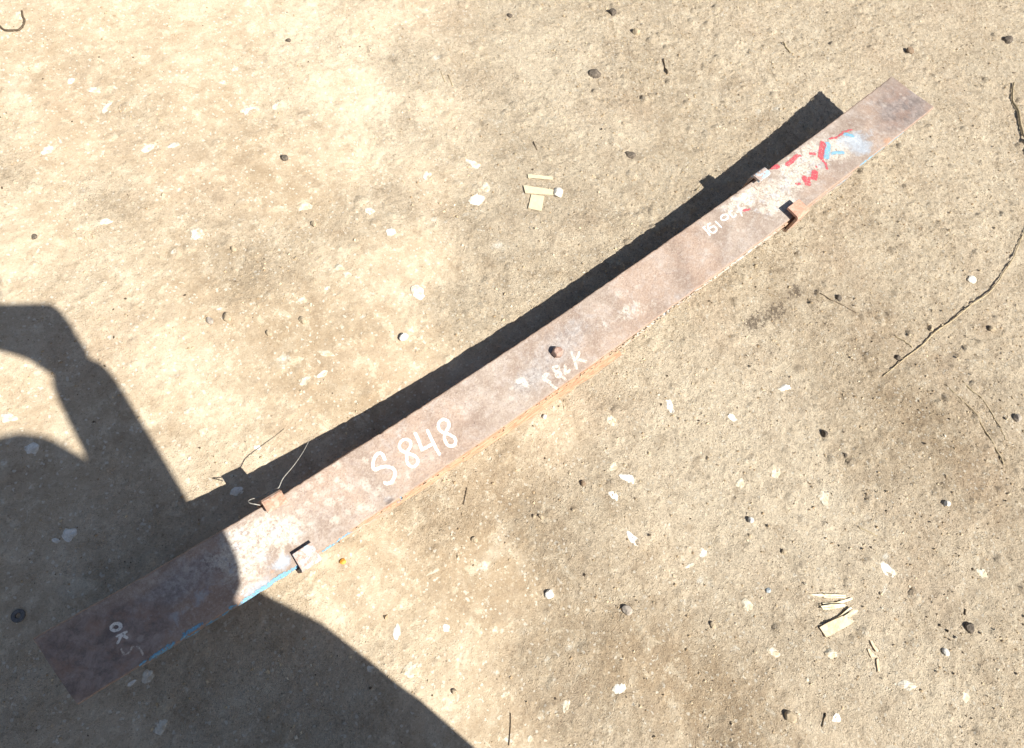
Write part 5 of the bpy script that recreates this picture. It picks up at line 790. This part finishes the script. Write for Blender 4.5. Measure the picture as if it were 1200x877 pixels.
# loose grit: uncountable crumbs
def grit():
    n = 60000
    x = RNG.uniform(-1.0, 2.05, n * 3); y = RNG.uniform(-.98, 1.28, n * 3)
    w = np.clip(rough_map(x, y) - .25 + .9 * vnoise(x, y, .07, 21), .03, 1.2) / 1.2
    k = RNG.random(len(x)) < w * .8; x = x[k][:n]; y = y[k][:n]; n = len(x)
    r = 0.0004 + 0.0007 * RNG.random(n) + 0.0020 * RNG.random(n) ** 9 + .0016 * (RNG.random(n) > .997)
    z = hgt(x, y)
    base = np.array([(1, 0, 0), (-1, 0, 0), (0, 1, 0), (0, -1, 0), (0, 0, 1), (0, 0, -1)], float)
    F0 = np.array([(0, 2, 4), (2, 1, 4), (1, 3, 4), (3, 0, 4), (2, 0, 5), (1, 2, 5), (3, 1, 5), (0, 3, 5)])
    th = RNG.uniform(0, 6.28, n); J = RNG.uniform(.65, 1.35, (n, 6, 3))
    B = base[None] * J * np.array([1, 1, .8]) + RNG.uniform(-.25, .25, (n, 6, 3)); c, s = np.cos(th)[:, None], np.sin(th)[:, None]
    V = np.stack([B[..., 0] * c - B[..., 1] * s, B[..., 0] * s + B[..., 1] * c, B[..., 2]], -1) * r[:, None, None] + np.stack([x, y, z + r * .35], -1)[:, None]
    F = (F0[None] + (np.arange(n) * 6)[:, None, None]).reshape(-1, 3)
    o = mesh_obj('loose_grit', V.reshape(-1, 3), F.tolist(), GRIT)
    pal = np.array([(.45, .345, .22), (.56, .45, .30), (.38, .28, .175), (.70, .62, .48), (.11, .085, .06), (.62, .51, .35)])
    ci = RNG.choice(6, n, p=[.30, .28, .18, .06, .06, .12]); cols = np.repeat(pal[ci], 6, 0); cols = np.hstack([cols, np.ones((len(cols), 1))]).astype(np.float32)
    a = o.data.attributes.new('gcol', 'FLOAT_COLOR', 'POINT'); a.data.foreach_set('color', cols.ravel())
    tag(o, 'loose tan grit and crumbs scattered over the dirt', kind='stuff')
grit()

# ------------------------------------------------------------------ the photographer (outside the frame; the shadow is in it)
UA = math.atan2(-SX, SY); CU, SU = math.cos(UA), math.sin(UA)
def UV(u, v, h): return Vector((u * CU - v * SU, u * SU + v * CU, h))
def skinned(name, chains, mat, parent, sub=1, root=0):
    """chains share joints by name: {joint: (pos, radius)}, edges"""
    J, E = chains; keys = list(J); idx = {k: i for i, k in enumerate(keys)}
    me = bpy.data.meshes.new(name); me.from_pydata([tuple(J[k][0]) for k in keys], [(idx[a], idx[b]) for a, b in E], [])
    o = bpy.data.objects.new(name, me); COL.objects.link(o); me.materials.append(mat)
    md = o.modifiers.new('skin', 'SKIN'); md.use_smooth_shade = True
    for i, k in enumerate(keys):
        r = J[k][1]; me.skin_vertices[0].data[i].radius = r if isinstance(r, tuple) else (r, r)
    me.skin_vertices[0].data[root].use_root = True
    s_ = o.modifiers.new('sub', 'SUBSURF'); s_.levels = sub; s_.render_levels = sub
    if parent: o.parent = parent; o.matrix_parent_inverse = Matrix.Translation(-Vector(parent.location))
    return o
def build_person():
    root = empty('person', UV(-.80, -.66, 0))
    tag(root, 'standing photographer in loose clothes holding a phone, seen by the shadow at lower left', 'person')
    P = PERSON
    face = Vector((.51, .755, 0)).normalized(); side = Vector((face.y, -face.x, 0))
    sh_r = UV(*P['sh_r']); el_r = UV(*P['el_r']); wr_r = UV(*P['wr_r'])
    hips = UV(*P['hips']); chest = UV(*P['chest']); neck = UV(*P['neck']); head = UV(*P['head'])
    sh_l = chest + (chest - sh_r) * .9; sh_l.z = sh_r.z
    phone_c = CAM - FWD * .016 + RIGHT * .062 + DOWN * .022
    hand_l = phone_c - RIGHT * .088 + Vector((0, 0, -.012)) - FWD * .004
    wr_l = hand_l - face * .06 - side * .02 + Vector((0, 0, -.03))
    el_l = wr_l.lerp(sh_l, .5) + Vector((0, 0, -.12)) - side * .08
    J = {'hips': (hips, (.15, .12)), 'waist': (hips.lerp(chest, .4), (.14, .11)), 'chest': (chest, (.15, .12)), 'neck0': (chest.lerp(neck, .6), .075), 'neck': (neck, .052), 'jaw': (neck.lerp(head, .42) + face * .02, (.062, .066)), 'head': (head, (.096, .108)), 'crown': (head + Vector((0, 0, .085)) - face * .01, (.10, .105))}
    E = [('hips', 'waist'), ('waist', 'chest'), ('chest', 'neck0'), ('neck0', 'neck'), ('neck', 'jaw'), ('jaw', 'head'), ('head', 'crown')]
    for t_, s_, e_, w_ in (('r', sh_r, el_r, wr_r), ('l', sh_l, el_l, wr_l)):
        J['sh' + t_] = (s_, .058); J['ua' + t_] = (s_.lerp(e_, .5), .048); J['el' + t_] = (e_, .040); J['fa' + t_] = (e_.lerp(w_, .45), .036); J['wr' + t_] = (w_, .026)
        E += [('neck0', 'sh' + t_), ('sh' + t_, 'ua' + t_), ('ua' + t_, 'el' + t_), ('el' + t_, 'fa' + t_), ('fa' + t_, 'wr' + t_)]
    for t_, sg in (('r', 1), ('l', -1)):
        hp = hips + side * sg * .09 + Vector((0, 0, -.08)); kn = hp + face * .05 + Vector((0, 0, -hp.z * .47)); an = hp - face * .02 + side * sg * .02; an.z = .075
        J['hp' + t_] = (hp, .085); J['kn' + t_] = (kn, .056); J['an' + t_] = (an, .038); J['heel' + t_] = (Vector((an.x, an.y, .035)) - face * .03, .034); J['toe' + t_] = (Vector((an.x, an.y, .026)) + face * .17, .026)
        E += [('hips', 'hp' + t_), ('hp' + t_, 'kn' + t_), ('kn' + t_, 'an' + t_), ('an' + t_, 'heel' + t_), ('heel' + t_, 'toe' + t_)]
    body = skinned('body', (J, E), M['skin'], root, 2)
    # loose tunic: rings from the shoulders to the knees
    V = []; F = []; n = 36; rings = P['tunic']
    for (u, v, h, ra, rb, yaw) in rings:
        c = UV(u, v, h)
        for k in range(n):
            a = 2 * math.pi * k / n; w = 1 + .025 * math.sin(a * 9 + h * 7) * (1.4 - h)
            V.append(c + (side * math.cos(a) * ra + face * math.sin(a) * rb) * w)
    for i in range(len(rings) - 1):
        for k in range(n): F.append((i * n + k, i * n + (k + 1) % n, (i + 1) * n + (k + 1) % n, (i + 1) * n + k))
    tn = mesh_obj('tunic', V, F, M['cloth'], root, True)
    so = tn.modifiers.new('thick', 'SOLIDIFY'); so.thickness = .004
    # sleeves
    for nm, (s_, e_, w_), sc_ in (('sleeve', (sh_r, el_r, wr_r), 1.0), ('sleeve', (sh_l, el_l, wr_l), 1.0)):
        Js = {'a': (s_, .074), 'b': (s_.lerp(e_, .5), .062), 'c': (e_, P['rel']), 'd': (e_.lerp(w_, .5), P['rfa']), 'e': (e_.lerp(w_, 1.02), P['rcu'])}
        skinned(nm, (Js, [('a', 'b'), ('b', 'c'), ('c', 'd'), ('d', 'e')]), M['cloth'], root, 2)
    for t_ in ('r', 'l'):
        Jt = {'a': (J['hp' + t_][0], .098), 'b': (J['kn' + t_][0], .074), 'c': (J['an' + t_][0] + Vector((0, 0, .02)), .058)}
        skinned('trouser_leg', (Jt, [('a', 'b'), ('b', 'c')]), M['cloth2'], root, 2)
        Jh = {'a': (J['heel' + t_][0] + Vector((0, 0, .01)), .044), 'b': (J['toe' + t_][0] - face * .06 + Vector((0, 0, .015)), .043), 'c': (J['toe' + t_][0] + face * .02, .034)}
        skinned('shoe', (Jh, [('a', 'b'), ('b', 'c')]), M['cloth2'], root, 2)
    # hair, ears, nose, eyes
    hj = {'a': (head + Vector((0, 0, -.01)) - face * .045, (.075, .06)), 'b': (head + Vector((0, 0, .055)) - face * .02, (.10, .10)), 'c': (head + Vector((0, 0, .085)) + face * .04, (.075, .06))}
    skinned('hair', (hj, [('a', 'b'), ('b', 'c')]), M['hair'], root, 2)
    for sg in (1, -1):
        ear = {'a': (head + side * sg * .084 + Vector((0, 0, .012)), (.012, .02)), 'b': (head + side * sg * .082 - Vector((0, 0, .022)), (.009, .012))}
        skinned('ear', (ear, [('a', 'b')]), M['skin'], root, 1)
        bm = bmesh.new(); bmesh.ops.create_icosphere(bm, subdivisions=2, radius=.012)
        e = bpy.data.meshes.new('eye'); bm.to_mesh(e); bm.free(); e.materials.append(M['white'])
        eo = bpy.data.objects.new('eye', e); COL.objects.link(eo); eo.parent = root; eo.location = head + side * sg * .032 + face * .082 - root.location
    skinned('nose', ({'a': (head + face * .088 + Vector((0, 0, .008)), .009), 'b': (head + face * .108 - Vector((0, 0, .03)), .014)}, [('a', 'b')]), M['skin'], root, 1)
    # hands: palm and five fingers closing on the phone
    for t_, wr, sg in (('r', wr_r, 1), ('l', wr_l, -1)):
        grip = phone_c + RIGHT * sg * .078 + DOWN * (.022 if sg > 0 else 0)
        palm = UV(*P['fist']) if sg > 0 else wr.lerp(grip, .62) + (Vector((0, 0, -.006)))
        Jh = {'w': (wr, .026), 'p': (palm, (.034, .018)), 'k': (grip + RIGHT * sg * .012, (.03, .015))}; Eh = [('w', 'p'), ('p', 'k')]
        if sg > 0: Jh['w'] = (wr.lerp(el_r, .08), .034); Jh['p'] = (palm, (.038, .036)); Jh['c'] = (UV(*P['corner']), (.026, .022)); Eh.append(('p', 'c')); Jh['k'] = (UV(*P['knuck']), (.040, .024))
        skinned('palm', (Jh, Eh), M['skin'], root, 2)
        for f in range(4):
            off = DOWN * (-.030 + .020 * f); ln = (.9, 1.0, .94, .76)[f]
            a = grip + RIGHT * sg * .014 + off; b = a - FWD * -.004 + RIGHT * sg * .008; b = a + RIGHT * sg * .010 - FWD * .012 * ln
            c = a - FWD * .022 * ln - RIGHT * sg * .010; d_ = a - FWD * .020 - RIGHT * sg * .034 * ln
            skinned('finger', ({'a': (a, .0095), 'b': (b, .009), 'c': (c, .0085), 'd': (d_, .007)}, [('a', 'b'), ('b', 'c'), ('c', 'd')]), M['skin'], root, 1)
        a = grip + DOWN * .036 + RIGHT * sg * .006; skinned('thumb', ({'a': (a, .011), 'b': (a - RIGHT * sg * .014 - FWD * .014 - DOWN * .006, .010), 'c': (a - RIGHT * sg * .034 - FWD * .018 - DOWN * .016, .0085)}, [('a', 'b'), ('b', 'c')]), M['skin'], root, 1)
    # the phone itself, lens at the camera point
    ph = empty('phone', phone_c); tag(ph, 'black phone held level in both hands, seen only by its shadow past the left edge', 'phone')
    bm = bmesh.new(); bmesh.ops.create_cube(bm, size=1.0); bmesh.ops.scale(bm, vec=(.146, .071, .008), verts=bm.verts)
    bmesh.ops.bevel(bm, geom=[e for e in bm.edges], offset=.0025, segments=2, affect='EDGES')
    me = bpy.data.meshes.new('case'); bm.to_mesh(me); bm.free(); me.materials.append(M['phone'])
    o = bpy.data.objects.new('case', me); COL.objects.link(o); o.parent = ph
    R3 = Matrix((RIGHT, -DOWN, -FWD)).transposed(); o.rotation_euler = R3.to_euler()
    bm = bmesh.new(); bmesh.ops.create_cube(bm, size=1.0); bmesh.ops.scale(bm, vec=(.134, .064, .0006), verts=bm.verts)
    me = bpy.data.meshes.new('screen'); bm.to_mesh(me); bm.free(); me.materials.append(M['phone'])
    o2 = bpy.data.objects.new('screen', me); COL.objects.link(o2); o2.parent = ph; o2.location = -FWD * .0043; o2.rotation_euler = R3.to_euler()
PERSON = dict(
    sh_r=(-.668, -.600, 1.245), el_r=(-.600, -.535, .85), wr_r=(-.500, -.320, 1.0), fist=(-.497, -.270, 1.03), corner=(-0.463, -0.281, 1.035), knuck=(-.562, -.215, 1.05),
    hips=(-.78, -.62, .78), chest=(-.79, -.61, 1.15), neck=(-.82, -.59, 1.31), head=(-.83, -.555, 1.44),
    rel=.050, rfa=.047, rcu=.042,
    tunic=[(-.80, -.60, 1.26, .11, .09, 0), (-.79, -.60, 1.21, .165, .12, 0), (-.785, -.61, 1.05, .18, .14, 0), (-.77, -.58, .90, .195, .16, 0), (-.775, -.575, .82, .195, .17, 0), (-.765, -.565, .72, .220, .19, 0), (-.76, -.56, .60, .238, .208, 0), (-.76, -.56, .50, .246, .215, 0), (-.765, -.57, .40, .25, .215, 0), (-.765, -.57, .34, .25, .22, 0)])
build_person()
